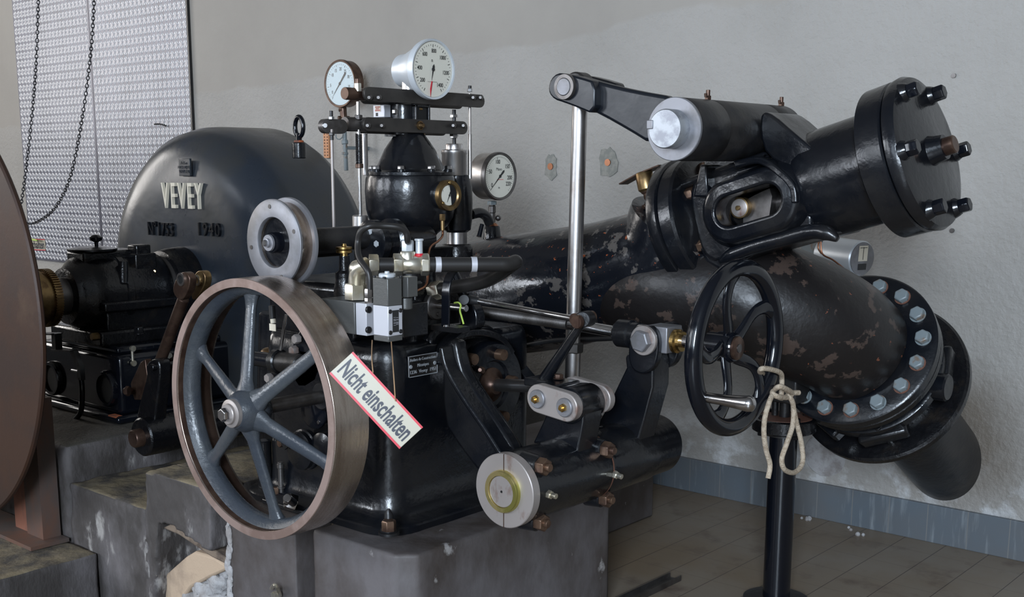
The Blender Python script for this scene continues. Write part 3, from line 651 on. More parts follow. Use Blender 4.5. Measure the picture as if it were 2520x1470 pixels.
for k in range(6):
    a = math.radians(97+60*k); d_ = V((math.cos(a), 0, math.sin(a)))
    pts = []; rr = []
    for i in range(13):
        f = i/12; r_ = .035+f*.285; pts.append(FC+Y*(1.845+.06*f)+d_*r_)
        rr.append(.0245-.0065*f+.016*max(0, 1-f*6)+.016*max(0, (f-.88)/.12))
    part('spoke', MB().tube(pts, rr, 16, flat=.62, wd=Y.cross(d_)), 'bluegrey', t, smooth=60)
part('hub', MB().lathe([(.03, 1.80), (.042, 1.802), (.052, 1.815), (.062, 1.84), (.060, 1.87), (.040, 1.90), (.024, 1.905)], FC, Y, 56), 'bluegrey', t)
part('hub_washer', MB().lathe([(.036, 1.787), (.0385, 1.789), (.0385, 1.803)], FC, Y, 48).lathe([(.026, 1.778), (.028, 1.780), (.028, 1.79)], FC, Y, 48), 'stain', t, 'pale steel hub washer')
part('hub_bolt', MB().hexn(FC+Y*1.782, -Y, .019, .022), 'steel', t, 'bright hexagon bolt', bevel=.001)
t = thing('flywheel_shaft', 'dark shaft carrying the spoked flywheel into the governor stand', 'shaft', FC+Y*2.1-Z*.03)
part('shaft', MB().lathe([(.020, 1.80), (.020, 2.3)], FC, Y, 32), 'steeld', t)
part('collar', MB().lathe([(.036, 2.10), (.040, 2.105), (.040, 2.2)], FC, Y, 40), 'blackm', t)
# ================================================================ governor stand
bx0, bx1, by0, by1 = -2.93, -2.335, 2.20, 2.86; zt = .955
t = thing('governor_stand', 'large black cast governor stand with a maker nameplate on its side', 'machine stand', ((bx0+bx1)/2, (by0+by1)/2, zp))
def rbox(x0, x1, y0, y1, r_, n_=8):
    pts = []
    for cx, cy, a0 in ((x1-r_, y1-r_, 0), (x0+r_, y1-r_, 90), (x0+r_, y0+r_, 180), (x1-r_, y0+r_, 270)):
        for k in range(n_+1): a = math.radians(a0+90*k/n_); pts.append((cx+r_*math.cos(a), cy+r_*math.sin(a)))
    return pts
vs = []; fs = []; lv = [(zp, .060, .05), (zp+.02, .064, .05), (zp+.026, .058, .05), (zp+.034, .018, .07), (zp+.06, .004, .08), (zp+.12, 0, .08), (zt-.14, 0, .08), (zt-.05, .0, .08), (zt-.018, -.006, .08), (zt-.004, -.02, .07), (zt, -.04, .06)]
for z_, gr, r_ in lv:
    for x_, y_ in rbox(bx0-gr, bx1+gr, by0-gr, by1+gr, r_+gr): vs.append(V((x_, y_, z_)))
m_ = 36
for i in range(len(lv)-1):
    for k in range(m_): q_ = (k+1) % m_; fs.append((i*m_+k, i*m_+q_, (i+1)*m_+q_, (i+1)*m_+k))
fs += [tuple(range(m_))[::-1], tuple((len(lv)-1)*m_+k for k in range(m_))]
part('casting', MB().add(vs, fs), 'black', t, smooth=50)
part('top_hump', MB().prism(chaikin(PP([(1060, 800), (1190, 794), (1225, 808), (1240, 850), (1225, 900), (1060, 900)], 'X', bx1-.01), 2), V((-.3, 0, 0))), 'black', t, bevel=.015, segs=3)
bs = [P(957, 1303, 'Z', zp+.032)]
part('base_bolt', MB().lathe([(.030, 0), (.030, .008), (.024, .010), (.024, .02)], P(957, 1315, 'Z', zp+.024), Z, 32).lathe([(.012, .0), (.012, .055), (.004, .07)], P(957, 1312, 'Z', zp+.03), Z, 16), 'blackm', t)
part('base_nut', MB().hexn(P(957, 1306, 'Z', zp+.044), Z, .021, .03), 'boltb', t, 'bronzed hexagon nut', bevel=.001)
# nameplate
c_ = P(1040, 898, 'X', bx1+.003)
part('nameplate', MB().box(c_, (.004, .118, .063)), 'steeld', t, bevel=.001); np_ = t.children[-1]
part('nameplate_border', MB().box(c_+X*.0025+Z*.030, (.001, .118, .002)).box(c_+X*.0025-Z*.030, (.001, .118, .002)).box(c_+X*.0025+Y*.058, (.001, .002, .062)).box(c_+X*.0025-Y*.058, (.001, .002, .062)), 'alu', np_)
part('nameplate_text', MB().text('Ateliers de Constructions', .0125, c_+X*.002+Z*.019, Y, Z, .001, .66, fit=.106).text('Mécaniques', .0135, c_+X*.002+Z*.001, Y, Z, .001, .75).text('1236  Vevey  1951', .0145, c_+X*.002-Z*.018, Y, Z, .001, .75, fit=.104), 'alu', np_, smooth=0)
part('nameplate_screws', MB().lathe([(.006, 0), (.005, .002)], c_+X*.002-Y*.05, X, 12).lathe([(.006, 0), (.005, .002)], c_+X*.002+Y*.048, X, 12), 'alu', np_)
# servo flange on the side
fc = P(1190, 945, 'X', bx1)
t2 = thing('servomotor_flange', 'black bolted round flange on the governor stand side where the piston rod comes out', 'flange', fc-Z*.15)
part('flange', MB().lathe([(.05, -.01), (.05, .03), (.072, .03), (.078, .04), (.128, .045), (.135, .035), (.135, -.01)], fc, X, 64), 'black', t2)
part('gland', MB().lathe([(.058, .01), (.054, .034), (.034, .042), (.026, .055)], fc, X, 48), 'bronze', t2, 'brown gland ring')
for px, py in ((1152, 883), (1224, 872), (1251, 937), (1229, 1024), (1168, 1030), (1120, 960)):
    part('bolt', MB().lathe([(.0175, 0), (.0175, .026), (.0165, .029)], P(px, py, 'X', bx1+.04), X, 24), 'boltb', t2)
part('gland_nut', MB().hexn(P(1181, 911, 'X', bx1+.045), X, .011, .014).cyl(P(1181, 911, 'X', bx1+.05), P(1181, 911, 'X', bx1+.075), .006), 'bronze', t2)
# side bracket carrying the rocking shaft
SH = P(1240, 1209, 'Y', 2.20)
t3 = thing('shaft_bracket', 'black cast bracket webs reaching from the governor stand to the thick rocking shaft', 'bracket', V((SH.x-.2, 2.4, SH.z-.1)))
br = [(1085, 870), (1098, 838), (1120, 832), (1128, 880), (1140, 925), (1190, 1000), (1235, 1062), (1262, 1108), (1262, 1150), (1190, 1170), (1172, 1160), (1120, 1090), (1088, 1040)]
part('front_web', MB().prism(chaikin(PP(br, 'Y', 2.37), 1), Y*.05), 'black', t3, bevel=.014, segs=3)
part('web_rib', MB().strip(spline(PP([(1112, 850), (1124, 900), (1160, 965), (1215, 1045), (1258, 1112)], 'Y', 2.375), 6), Y, .10, .016), 'black', t3, bevel=.005)
part('rear_web', MB().strip(PP([(1240, 866), (1275, 905), (1318, 955)], 'Y', 2.80), Y, .05, .03), 'black', t3, bevel=.004)
part('top_arch', MB().strip(spline(PP([(1088, 900), (1096, 855), (1130, 824), (1180, 818), (1225, 835), (1250, 868)], 'X', bx1+.02), 8), X, .05, .02), 'black', t3, bevel=.005)
# ================================================================ rocking shaft
SX, SZ = SH.x, SH.z; sc_ = V((SX, 0, SZ))
t = thing('rocking_shaft', 'thick black rocking shaft with a round steel end disc and brass ring at the front', 'shaft', (SX, 2.5, SZ-.1))
part('barrel', MB().lathe([(.094, 2.225), (.098, 2.26), (.098, 2.55), (.094, 2.56), (.094, 2.575), (.096, 2.58), (.096, 2.80), (.091, 2.812), (.091, 2.915), (.087, 2.925)], sc_, Y, 72), 'black', t)
part('end_disc', MB().lathe([(.04, 2.20), (.0975, 2.20), (.0995, 2.202), (.0995, 2.228), (.09, 2.23)], sc_, Y, 72), 'stain', t, 'stained steel end disc')
for s_ in (1, -1): part('disc_seam', MB().box((SX, 2.1995, SZ+s_*.077), (.002, .002, .044)), 'bronze', t)
part('brass_ring', MB().lathe([(.043, 2.186), (.054, 2.186), (.057, 2.190), (.057, 2.202), (.043, 2.202)], sc_, Y, 64, close=True), 'yring', t, 'yellow brass ring')
part('shaft_face', MB().lathe([(.0015, 2.193), (.004, 2.190), (.041, 2.190), (.043, 2.193), (.043, 2.2)], sc_, Y, 56), 'stain', t)
part('center_mark', MB().lathe([(.003, 2.189), (.003, 2.1905)], sc_, Y, 12), 'dark', t)
part('rust_seam', MB().lathe([(.0982, 2.553), (.0988, 2.556), (.0982, 2.559)], sc_, Y, 72, close=True), 'rustw', t, 'rusty joint line')
def onshaft(px, py, r_=.098):       # point on the barrel surface under a pixel
    r0 = ray(px, py); a = r0.x**2+r0.z**2; b_ = 2*(r0.x*(CAM.x-SX)+r0.z*(CAM.z-SZ)); c__ = (CAM.x-SX)**2+(CAM.z-SZ)**2-r_*r_
    dd = b_*b_-4*a*c__
    k = (-b_-math.sqrt(max(dd, 0)))/(2*a); p = CAM+r0*k; nn = V((p.x-SX, 0, p.z-SZ)).normalized(); return p, nn
for px, py, lug in ((1338, 1146, 1), (1334, 1283, 1), (1497, 1105, 1), (1494, 1226, 1)):
    p, nn = onshaft(px-14, py)
    part('clamp_lug', MB().cyl(p-X*.05, p+X*.006, .031, .027, 32), 'black', t)
    part('clamp_bolt', MB().hexn(p+X*.005, X, .024, .026), 'boltb', t, 'bronzed hexagon nut', bevel=.001)
    part('bolt_end', MB().cyl(p+X*.028, p+X*.042, .011), 'boltb', t)
for px, py in ((1350, 1217), (1512, 1168)):
    p, nn = onshaft(px, py); part('grease_nipple', MB().hexn(p-nn*.002, nn, .012, .012).cyl(p+nn*.008, p+nn*.026, .0075), 'zinc', t, 'small bright grease nipple')
# front lever arm
yv = 2.43
t = thing('clevis_lever', 'black lever arm on the rocking shaft under the pale two-pin link plate', 'lever', V((SX, 2.47, SZ)))
arm = [(1378, 952), (1402, 952), (1428, 972), (1438, 1005), (1436, 1040), (1412, 1166), (1395, 1130), (1360, 1092), (1310, 1092), (1335, 1040), (1350, 1005)]
part('arm', MB().prism(PP(arm, 'Y', yv), Y*.085), 'black', t, bevel=.006)
part('boss', MB().lathe([(.046, 0), (.05, .004), (.05, .10), (.046, .105)], P(1398, 1000, 'Y', yv-.01), Y, 40), 'black', t)
part('rear_cap', MB().lathe([(.042, 0), (.042, .02)], P(1398, 1000, 'Y', yv-.01)+Y*.105, Y, 32), 'stain', t)
t = thing('link_plate', 'pale stained steel link plate with two washers and brass nuts, front of the lever', 'link plate', P(1355, 1040, 'Y', 2.39))
yl = 2.385; a_, b_ = P(1324, 982, 'Y', yl), P(1391, 1003, 'Y', yl); r_ = .040
pts = []; u_ = (b_-a_).normalized(); v_ = Y.cross(u_)
for k in range(13): th = math.pi*k/12-math.pi/2; pts.append(b_+u_*r_*math.cos(th)+v_*r_*math.sin(th))
for k in range(13): th = math.pi*k/12+math.pi/2; pts.append(a_+u_*r_*math.cos(th)+v_*r_*math.sin(th))
part('plate', MB().prism(pts, Y*.028), 'stain', t, bevel=.003)
part('rear_plate', MB().prism([p+Y*.15 for p in pts], Y*.025), 'stain', t, bevel=.003)
for c_ in (a_, b_):
    part('pin_washer', MB().lathe([(.006, -.008), (.024, -.008), (.026, -.006), (.026, .001)], c_, Y, 40), 'disc', t)
    part('pin', MB().cyl(c_, c_+Y*.17, .02), 'steelm', t)
    part('pin_nut', MB().hexn(c_-Y*.007, -Y, .0115, .010).cyl(c_-Y*.015, c_-Y*.024, .006), 'brass', t, 'small brass nut')
part('crosshead', MB().bb(a_.x-.03, a_.x+.03, yl+.03, yl+.15, a_.z-.03, a_.z+.035), 'black', t, bevel=.005)
t = thing('piston_rod', 'shiny round piston rod from the stand flange to the link plate', 'rod', P(1240, 960, 'Y', yl+.09))
pr = V((a_.x, fc.y, fc.z))
part('rod', MB().cyl(fc+X*.03, V((a_.x-.02, fc.y-.02, a_.z+.002)), .0195, n=40), 'steelm', t)
# diagonal strut and its push rod
t = thing('diagonal_strut', 'black diagonal strut rising from the link plate block to the push rod joint', 'strut', P(1340, 940, 'Y', 2.50))
yv = 2.50
a_, b_ = P(1338, 938, 'Y', yv), P(1432, 795, 'Y', yv)
part('strut', MB().cyl(a_, b_, .0185, .0115), 'black', t)
part('foot_plate', MB().box((P(1352, 942, 'Y', yv)), (.13, .07, .022)), 'black', t, bevel=.003)
bolts(t, [(P(1375, 936, 'Y', yv)+Z*.004, Z, .013, .012)], 'bronze')
part('joint_head', MB().cyl(P(1412, 787, 'Y', yv-.03), P(1412, 787, 'Y', yv-.03)+Y*.085, .017), 'bronze', t)
part('joint_screw', MB().lathe([(.017, -.012), (.019, -.009), (.019, 0)], P(1424, 792, 'Y', yv-.045), Y, 32).box(P(1424, 792, 'Y', yv-.0575), (.002, .002, .034)), 'bronze', t)
part('fork', MB().cyl(P(1433, 787, 'Y', yv-.03), P(1450, 784, 'Y', yv+.05), .022), 'blackm', t)
t = thing('push_rod', 'thin shiny push rod running from the dark joint to the diagonal strut', 'rod', P(1290, 770, 'Y', 2.5))
part('rod', MB().cyl(P(1172, 740, 'Y', yv-.02), P(1412, 785, 'Y', yv-.02), .0085), 'steel', t)
part('rod_eye', MB().cyl(P(1142, 738, 'Y', yv-.05), P(1142, 738, 'Y', yv+.03), .016).cyl(P(1155, 738, 'Y', yv-.02), P(1180, 742, 'Y', yv-.02), .014, .010), 'rubber', t)
t = thing('bell_crank', 'short black crank arm behind the curved strap, holding the push rod eye', 'crank', P(1150, 780, 'Y', 2.5))
part('arm', MB().cyl(P(1112, 660, 'Y', yv), P(1143, 730, 'Y', yv), .014, .016), 'blacks', t)
part('lower_arm', MB().prism(chaikin(PP([(1140, 735), (1160, 745), (1174, 775), (1172, 815), (1130, 815), (1135, 765)], 'Y', yv+.02), 2), Y*.04), 'black', t, bevel=.005)
# rear lever arm, block, threaded rod, handwheel
YH = 2.74
t = thing('fork_lever', 'tall black forked lever on the rocking shaft left of the handwheel', 'lever', V((SX, 2.75, SZ)))
yv = 2.695
arm = [(1541, 905), (1538, 880), (1550, 860), (1600, 862), (1608, 900), (1607, 955), (1558, 1136), (1540, 1100), (1500, 1068), (1466, 1052), (1500, 990)]
part('arm', MB().prism(PP(arm, 'Y', yv+.012), Y*.085), 'black', t, bevel=.006)
ck = [(1545, 845), (1560, 815), (1590, 800), (1615, 812), (1622, 850), (1612, 905), (1580, 925), (1548, 905)]
part('front_cheek', MB().prism(chaikin(PP(ck, 'Y', yv-.012), 2), Y*.028), 'black', t, bevel=.005)
part('rear_cheek', MB().prism([p+Y*.108 for p in chaikin(PP(ck, 'Y', yv-.012), 2)], Y*.03), 'black', t, bevel=.005)
pc = P(1586, 838, 'Y', yv-.013)
part('pin_washer', MB().lathe([(.010, -.01), (.040, -.01), (.042, -.008), (.042, .002)], pc, Y, 48), 'stain', t, 'pale steel washer')
part('pin_head', MB().hexn(pc-Y*.009, -Y, .0315, .022, ang=.35), 'disc', t, 'bright hexagon pin head', bevel=.001)
HZ = P(1805, 852, 'Y', YH).z; xr = lambda px: P(px, 845, 'Y', YH).x
def rodp(px, py): return P(px, py, 'Y', YH)
t = thing('spindle_rod', 'long shiny threaded spindle running from the pipe to the handwheel', 'spindle', rodp(1500, 840))
e0, e1 = rodp(1175, 766), rodp(1402, 798)
mb = MB(); nt = 60; prof = []
Lr = (e1-e0).length
for i in range(nt): prof += [(.0155, Lr*i/nt), (.0185, Lr*(i+.5)/nt)]
part('thread', MB().lathe(prof, e0, e1-e0, 24), 'steeld', t, 'dark threaded length')
part('rod', MB().cyl(e1, rodp(1525, 819), .0175), 'steel', t); part('handwheel_stub', MB().cyl(rodp(1655, 837), rodp(1760, 849), .0185), 'steel', t)
part('lock_nut', MB().lathe([(.034, 0), (.041, .008), (.041, .05), (.036, .055), (.036, .075)], rodp(1520, 819), X, 40), 'black', t, 'black painted nut')
part('steel_collar', MB().cyl(rodp(1553, 823), rodp(1600, 830), .034), 'steel', t)
bc = rodp(1628, 832)
part('block', MB().box((xr(1632), YH+.0, bc.z), (.074, .078, .074)), 'disc', t, 'bright square steel block', bevel=.003)
part('brass_sleeve', MB().lathe([(.030, 0), (.034, .003), (.034, .014), (.028, .018), (.028, .028)], V((xr(1632)+.037, YH, bc.z-.004)), X, 40), 'brass', t, 'brass sleeve')
part('hub_sleeve', MB().cyl(rodp(1742, 846), rodp(1800, 853), .034), 'blacks', t, 'black sleeve')
# handwheel
HC_ = P(1806, 853, 'Y', YH); Rh = .218
t = thing('handwheel', 'black handwheel with curved spokes and a polished crank handle', 'handwheel', HC_-Z*.24)
HWc = P(1812, 857, 'X', HC_.x)
part('rim', MB().tube([HWc+Y*Rh*math.cos(a*math.pi/40)+Z*Rh*math.sin(a*math.pi/40) for a in range(80)], .0245, 20, closed=True, flat=.95), 'blacks', t, smooth=60)
for k in range(5):
    a = math.radians(100+72*k); pts = []; rr = []
    for i in range(15):
        f = i/14; th = a+.34*math.sin(f*math.pi)*(1-f*.3)-.05; r_ = .025+f*(Rh-.028)
        pts.append(HWc+Y*r_*math.cos(th)+Z*r_*math.sin(th)-X*(.026*(1-f)**2)); rr.append(.023-.005*math.sin(f*math.pi)+.010*max(0, (f-.85)/.15))
    part('spoke', MB().tube(pts, rr, 14, flat=.5, wd=X.cross((pts[8]-pts[7]).normalized())), 'blacks', t, smooth=60)
part('hub', MB().lathe([(.038, -.06), (.042, -.05), (.042, -.01), (.036, 0)], HWc, X, 40), 'blacks', t)
part('hub_plate', MB().lathe([(.030, -.001), (.0325, 0), (.0325, .006), (.030, .008)], HWc, X, 40), 'bronze', t, 'brown hub plate')
part('hub_screw', MB().lathe([(.012, .007), (.012, .011), (.004, .013)], HWc, X, 24), 'steeld', t)
hp_ = P(1733, 978, 'X', HC_.x+.012); he = P(1842, 999, 'Y', hp_.y)
he = V((hp_.x+.145, hp_.y, hp_.z)); Lh = .145
part('crank_handle', MB().lathe([(.014, -.015), (.017, 0), (.013, .006), (.0135, .012), (.014, .05), (.018, .10), (.021, .128), (.019, .140), (.010, .147), (.001, .149)], hp_, X, 32), 'steel', t, 'polished steel handle', smooth=60)
# rope
t = thing('tie_rope', 'natural hemp rope looped round the handwheel rim and hanging in a bow', 'rope', P(1940, 1165, 'X', HC_.x+.02))
xq = HC_.x
def R_(px, py, dx=0): return P(px, py, 'X', xq+dx)
part('rim_loop', MB().tube(spline([R_(1898, 925, -.03), R_(1872, 918, .0), R_(1874, 908, .03), R_(1895, 909, .035), R_(1920, 918, .03), R_(1924, 935, .02), R_(1923, 968, .03), R_(1921, 985, .03)], 8), .0075, 10), 'rope', t)
part('knot', MB().tube(spline([R_(1905, 960, .02), R_(1918, 952, .045), R_(1935, 958, .045), R_(1948, 968, .03), R_(1940, 978, .03), R_(1915, 977, .045), R_(1901, 968, .03), R_(1906, 956, .01), R_(1925, 955, .0), R_(1945, 966, .02), R_(1966, 967, .03)], 8), .0078, 10), 'rope', t)
part('hanging_loop', MB().tube(spline([R_(1935, 972, .03), R_(1948, 985, .04), R_(1953, 1010, .04), R_(1950, 1050, .045), R_(1935, 1095, .05), R_(1924, 1130, .045), R_(1930, 1155, .045), R_(1952, 1164, .04), R_(1970, 1150, .035), R_(1976, 1125, .03), R_(1970, 1080, .025), R_(1960, 1040, .02), R_(1952, 1000, .02)], 8), .0075, 10), 'rope', t)
part('loose_end', MB().tube(spline([R_(1903, 968, .03), R_(1893, 990, .04), R_(1882, 1030, .04), R_(1880, 1070, .045), R_(1886, 1110, .045), R_(1895, 1145, .045), R_(1890, 1178, .045)], 8), .0075, 10), 'rope', t)
# ================================================================ nozzle servo (needle cylinder) on an inclined axis
AX = V((math.cos(math.radians(16.6)), 0, math.sin(math.radians(16.6)))); AO = V((-1.243, 3.2, 1.492))
AN = Y.cross(AX)*-1
if AN.z < 0: AN = -AN
def A(t_, n_=0, y_=0): return AO+AX*t_+AN*n_+Y*y_
t = thing('needle_servo_cylinder', 'big black inclined cylinder with a bolted round lid at the upper right', 'cylinder', A(-.3, -.2))
part('lid', MB().lathe([(.205, -.028), (.214, -.022), (.217, -.005), (.210, .010), (.19, .016), (.001, .020)], AO, AX, 96), 'black', t)
part('end_flange', MB().lathe([(.205, -.105), (.212, -.10), (.213, -.034), (.208, -.029)], AO, AX, 96), 'black', t)
part('barrel', MB().lathe([(.10, -.335), (.150, -.325), (.157, -.30), (.158, -.26), (.158, -.10)], AO, AX, 80), 'black', t)
for k in range(6):
    a = math.radians(60*k); c_ = AO+(Y*math.cos(a)+AN*math.sin(a))*.185+AX*.008
    part('bolt_boss', MB().lathe([(.030, 0), (.026, .012), (.022, .020)], c_, AX, 24), 'black', t)
    part('bolt', MB().hexn(c_+AX*.018, AX, .0215, .030, ang=.3*k), 'blacks', t, bevel=.0015, segs=1)
part('centre_boss', MB().lathe([(.045, 0), (.038, .02), (.034, .045)], AO+AX*.012, AX, 32), 'black', t)
part('centre_stud', MB().cyl(AO+AX*.04, AO+AX*.085, .025), 'bronze', t, 'brown steel centre stud')
# yoke between flange and cylinder: two side walls with stadium windows
def stad(tc, nc, L_, r_, y_, n_=14):
    pts = []
    for k in range(n_+1): th = math.pi*k/n_-math.pi/2; pts.append(A(tc+L_/2+r_*math.cos(th), nc+r_*math.sin(th), y_))
    for k in range(n_+1): th = math.pi*k/n_+math.pi/2; pts.append(A(tc-L_/2+r_*math.cos(th), nc+r_*math.sin(th), y_))
    return pts
def ringwall(mb, o_, i_, o2, i2):
    n = len(o_); mb.add(o_+i_+o2+i2, [(k, (k+1) % n, n+(k+1) % n, n+k) for k in range(n)]+[(2*n+k, 3*n+k, 3*n+(k+1) % n, 2*n+(k+1) % n) for k in range(n)]
           + [(k, 2*n+k, 2*n+(k+1) % n, (k+1) % n) for k in range(n)]+[(n+k, n+(k+1) % n, 3*n+(k+1) % n, 3*n+k) for k in range(n)])
    return mb
wc = P(1845, 506, 'Y', 3.04); wt = (wc-AO).dot(AX); wn = (wc-AO).dot(AN)
part('window_frame', ringwall(MB(), stad(wt, wn, .13, .090, 3.03-3.2), stad(wt, wn, .128, .045, 3.02-3.2), stad(wt, wn, .16, .125, 3.12-3.2), stad(wt, wn, .128, .045, 3.12-3.2)), 'black', t, bevel=.010, segs=3)
sw = [(-.76, .13), (-.60, .12), (-.50, .15), (-.40, .14), (-.40, -.14), (-.52, -.135), (-.62, -.16), (-.76, -.15)]
o_ = []
def side_outline(y_):
    # same number of points as the stadium, projected on an outer rounded quadrilateral
    pts = []
    for p in stad(wt, wn, .128, .045, y_):
        tt, nn_ = (p-AO).dot(AX)-wt, (p-AO).dot(AN)-wn
        s_ = ((abs(tt)/(.215 if tt < 0 else .165))**5+(abs(nn_)/.14)**5)**.2; pts.append(A(wt+tt/s_, wn+nn_/s_, y_))
    return pts
part('front_wall', ringwall(MB(), side_outline(-.125), stad(wt, wn, .128, .045, -.125), side_outline(-.07), stad(wt, wn, .128, .045, -.07)), 'black', t, bevel=.012, segs=3)
part('rear_wall', MB().prism(side_outline(.09), Y*.05), 'black', t, bevel=.012, segs=3)
part('lower_wall', MB().prism(PP([(1712, 600), (1990, 540), (2050, 575), (1950, 600), (1850, 628), (1775, 672), (1735, 650)], 'Y', 3.085), Y*.22), 'black', t, bevel=.015, segs=3)
part('upper_wall', MB().prism([A(-.78, .10, -.12), A(-.40, .10, -.12), A(-.40, .13, -.12), A(-.78, .13, -.12)], Y*.26), 'black', t, bevel=.015, segs=3)
lr = PP([(1772, 645), (1800, 628), (1860, 606), (1930, 587), (1995, 570), (2035, 574), (2062, 590)], 'Y', 3.07)
lq = spline(lr, 6); lw = [.022*min(1, .35+(len(lq)-1-i)/9, .35+i/9) for i in range(len(lq))]
part('lower_rib', MB().tube(lq, lw, 14), 'black', t, smooth=60)
part('needle_rod', MB().lathe([(.030, -.78), (.030, -.40), (.05, -.395), (.05, -.38), (.04, -.375), (.05, -.37), (.05, -.33)], AO+AN*wn, AX, 32), 'steeld', t)
part('cam_plate', MB().prism(chaikin([A(wt-.10, wn-.07, -.06), A(wt-.01, wn-.06, -.06), A(wt+.035, wn+.045, -.06), A(wt-.02, wn+.04, -.06), A(wt-.07, wn+.03, -.06)], 1), Y*.05), 'steeld', t, 'grey plate in the window')
pcn = P(1818, 512, 'Y', 3.115)
part('cam_pin', MB().lathe([(.024, 0), (.027, .002), (.027, .03)], pcn, Y, 40), 'stain', t); part('cam_pin_ring', MB().lathe([(.0275, .001), (.031, .002), (.031, .03), (.0275, .03)], pcn, Y, 40, close=True), 'brassd', t)
part('cam_pin_tip', MB().cyl(pcn, pcn-Y*.010, .007), 'brassd', t)
# left flange
lf = -.755
part('root_flange', MB().lathe([(.12, .075), (.145, .058), (.198, .052), (.205, .044), (.205, .004), (.20, 0), (.12, 0)], A(lf), AX, 96), 'black', t)
fbs = []
for px, py in ((1690, 482), (1718, 606)):
    r0 = ray(px, py); pl_ = A(lf+.053); fbs.append(CAM+r0*((pl_-CAM).dot(AX)/r0.dot(AX)))
fbs += [A(lf+.053, .165, .03), A(lf+.053, .08, .145), A(lf+.053, -.08, .145)]
for k, c_ in enumerate(fbs):
    part('flange_bolt', MB().hexn(c_-AX*.003, AX, .023, .032, ang=.4*k), 'boltb', t, 'bronzed hexagon bolt', bevel=.0015, segs=1)
# pivot boss carrier web
part('carrier_web', MB().prism(chaikin(PP([(1872, 270), (1905, 285), (1950, 325), (2040, 398), (2010, 440), (1950, 420), (1885, 385), (1868, 330)], 'Y', 3.07), 1), Y*.20), 'black', t, bevel=.018, segs=3)
part('carrier_brow', MB().strip(spline(PP([(1820, 405), (1880, 395), (1930, 425), (1962, 460), (1968, 500)], 'Y', 3.06), 6), Y, .07, .02), 'black', t, bevel=.006)
part('carrier_leg', MB().prism(PP([(1722, 405), (1738, 405), (1742, 485), (1705, 485)], 'Y', 3.05), Y*.10), 'black', t, bevel=.006)
part('carrier_block', MB().prism(PP([(1728, 385), (1900, 385), (1905, 440), (1800, 450), (1735, 440)], 'Y', 3.12), Y*.16), 'black', t, bevel=.008)
part('carrier_rear', MB().prism(PP([(1800, 400), (1905, 400), (1960, 440), (1850, 450), (1770, 470)], 'Y', 3.10), Y*.16), 'black', t, bevel=.01)
# ================================================================ nozzle body and elbow
t = thing('nozzle_pipe', 'broad chipped black nozzle pipe running horizontally behind the shiny tall rod', 'pipe', V((-2.6, 3.2, .8)))
pts = [V((-3.45, 3.2, .88)), V((-3.05, 3.2, .945)), V((-2.75, 3.2, .992)), V((-2.45, 3.2, 1.045)), V((-2.25, 3.2, 1.10)), V((-2.07, 3.2, 1.165)), A(-.79, 0)]
rr = [.15, .20, .218, .208, .190, .18, .190]
def rspline(pts, rr, n=8): 
    q = spline([V((p.x, p.y, p.z)) for p in pts], n); r3 = spline([V((r_, 0, 0)) for r_ in rr], n); return q, [v_.x for v_ in r3]
q_, r_ = rspline(pts, rr); part('body', MB().tube(q_, r_, 64), 'chip', t, smooth=70)
part('mating_flange', MB().lathe([(.15, -.045), (.208, -.04), (.213, -.034), (.213, -.004), (.208, -.001), (.15, -.001)], A(lf), AX, 96), 'black', t)
NF = V((0, math.cos(math.radians(31.4)), -math.sin(math.radians(31.4)))); FF = V((-1.571, 3.548, .878))
t = thing('pipe_elbow', 'large rust-flecked black pipe elbow ending in a wide flange with grey hexagon bolts', 'pipe elbow', FF-Z*.3)
pts = [V((-2.38, 3.2, 1.075)), V((-2.17, 3.2, 1.065)), V((-2.0, 3.21, 1.06)), V((-1.82, 3.27, 1.045)), V((-1.68, 3.36, .99)), V((-1.60, 3.45, .935)), FF+NF*.005]
rr = [.140, .178, .192, .198, .198, .192, .185]
q_, r_ = rspline(pts, rr); part('bend', MB().tube(q_, r_, 72), 'chip2', t, smooth=70)
part('flange', MB().lathe([(.17, 0), (.258, 0), (.266, .006), (.266, .036), (.26, .042), (.17, .042)], FF, NF, 96), 'black', t)
u_, v_, _ = frame(NF)
ref = (P(2275, 843, 'Y', 3.6)-FF); a0 = math.atan2(v_.dot(ref), u_.dot(ref))
for k in range(16):
    a = a0+math.pi/8*k; c_ = FF+(u_*math.cos(a)+v_*math.sin(a))*.222
    part('flange_bolt', MB().hexn(c_+NF*.001, -NF, .0235, .024, ang=.1), 'boltg', t, 'grey hexagon bolt', bevel=.002, segs=1)
    part('washer', MB().lathe([(.0258, -.003), (.0258, 0)], c_, NF, 20), 'rustw' if k % 3 else 'boltg', t)
part('foot_pad', MB().box(P(1948, 940, 'Y', 3.40), (.085, .10, .13)), 'blackm', t, bevel=.006)
t = thing('wall_pipe', 'black inclined pipe with collar rings leading from the elbow flange into the wall', 'pipe', V((-1.571, 4.2, .4)))
part('counter_flange', MB().lathe([(.15, .046), (.255, .046), (.262, .052), (.262, .075), (.255, .08), (.235, .085), (.235, .10), (.15, .10)], FF, NF, 96), 'oily', t)
part('sleeve', MB().lathe([(.21, .10), (.205, .12), (.205, .30), (.19, .31)], FF, NF, 80), 'oily', t)
part('clamp_ring', MB().lathe([(.235, .135), (.245, .14), (.245, .175), (.235, .18), (.20, .18), (.20, .135)], FF, NF, 80), 'black', t)
part('rear_flange', MB().lathe([(.15, .265), (.285, .265), (.293, .272), (.293, .295), (.285, .302), (.25, .31), (.15, .31)], FF, NF, 96), 'oily', t)
LW = (YW-FF.y)/NF.y
part('wall_section', MB().lathe([(.148, .30), (.148, LW+.25)], FF, NF, 64), 'blackm', t)
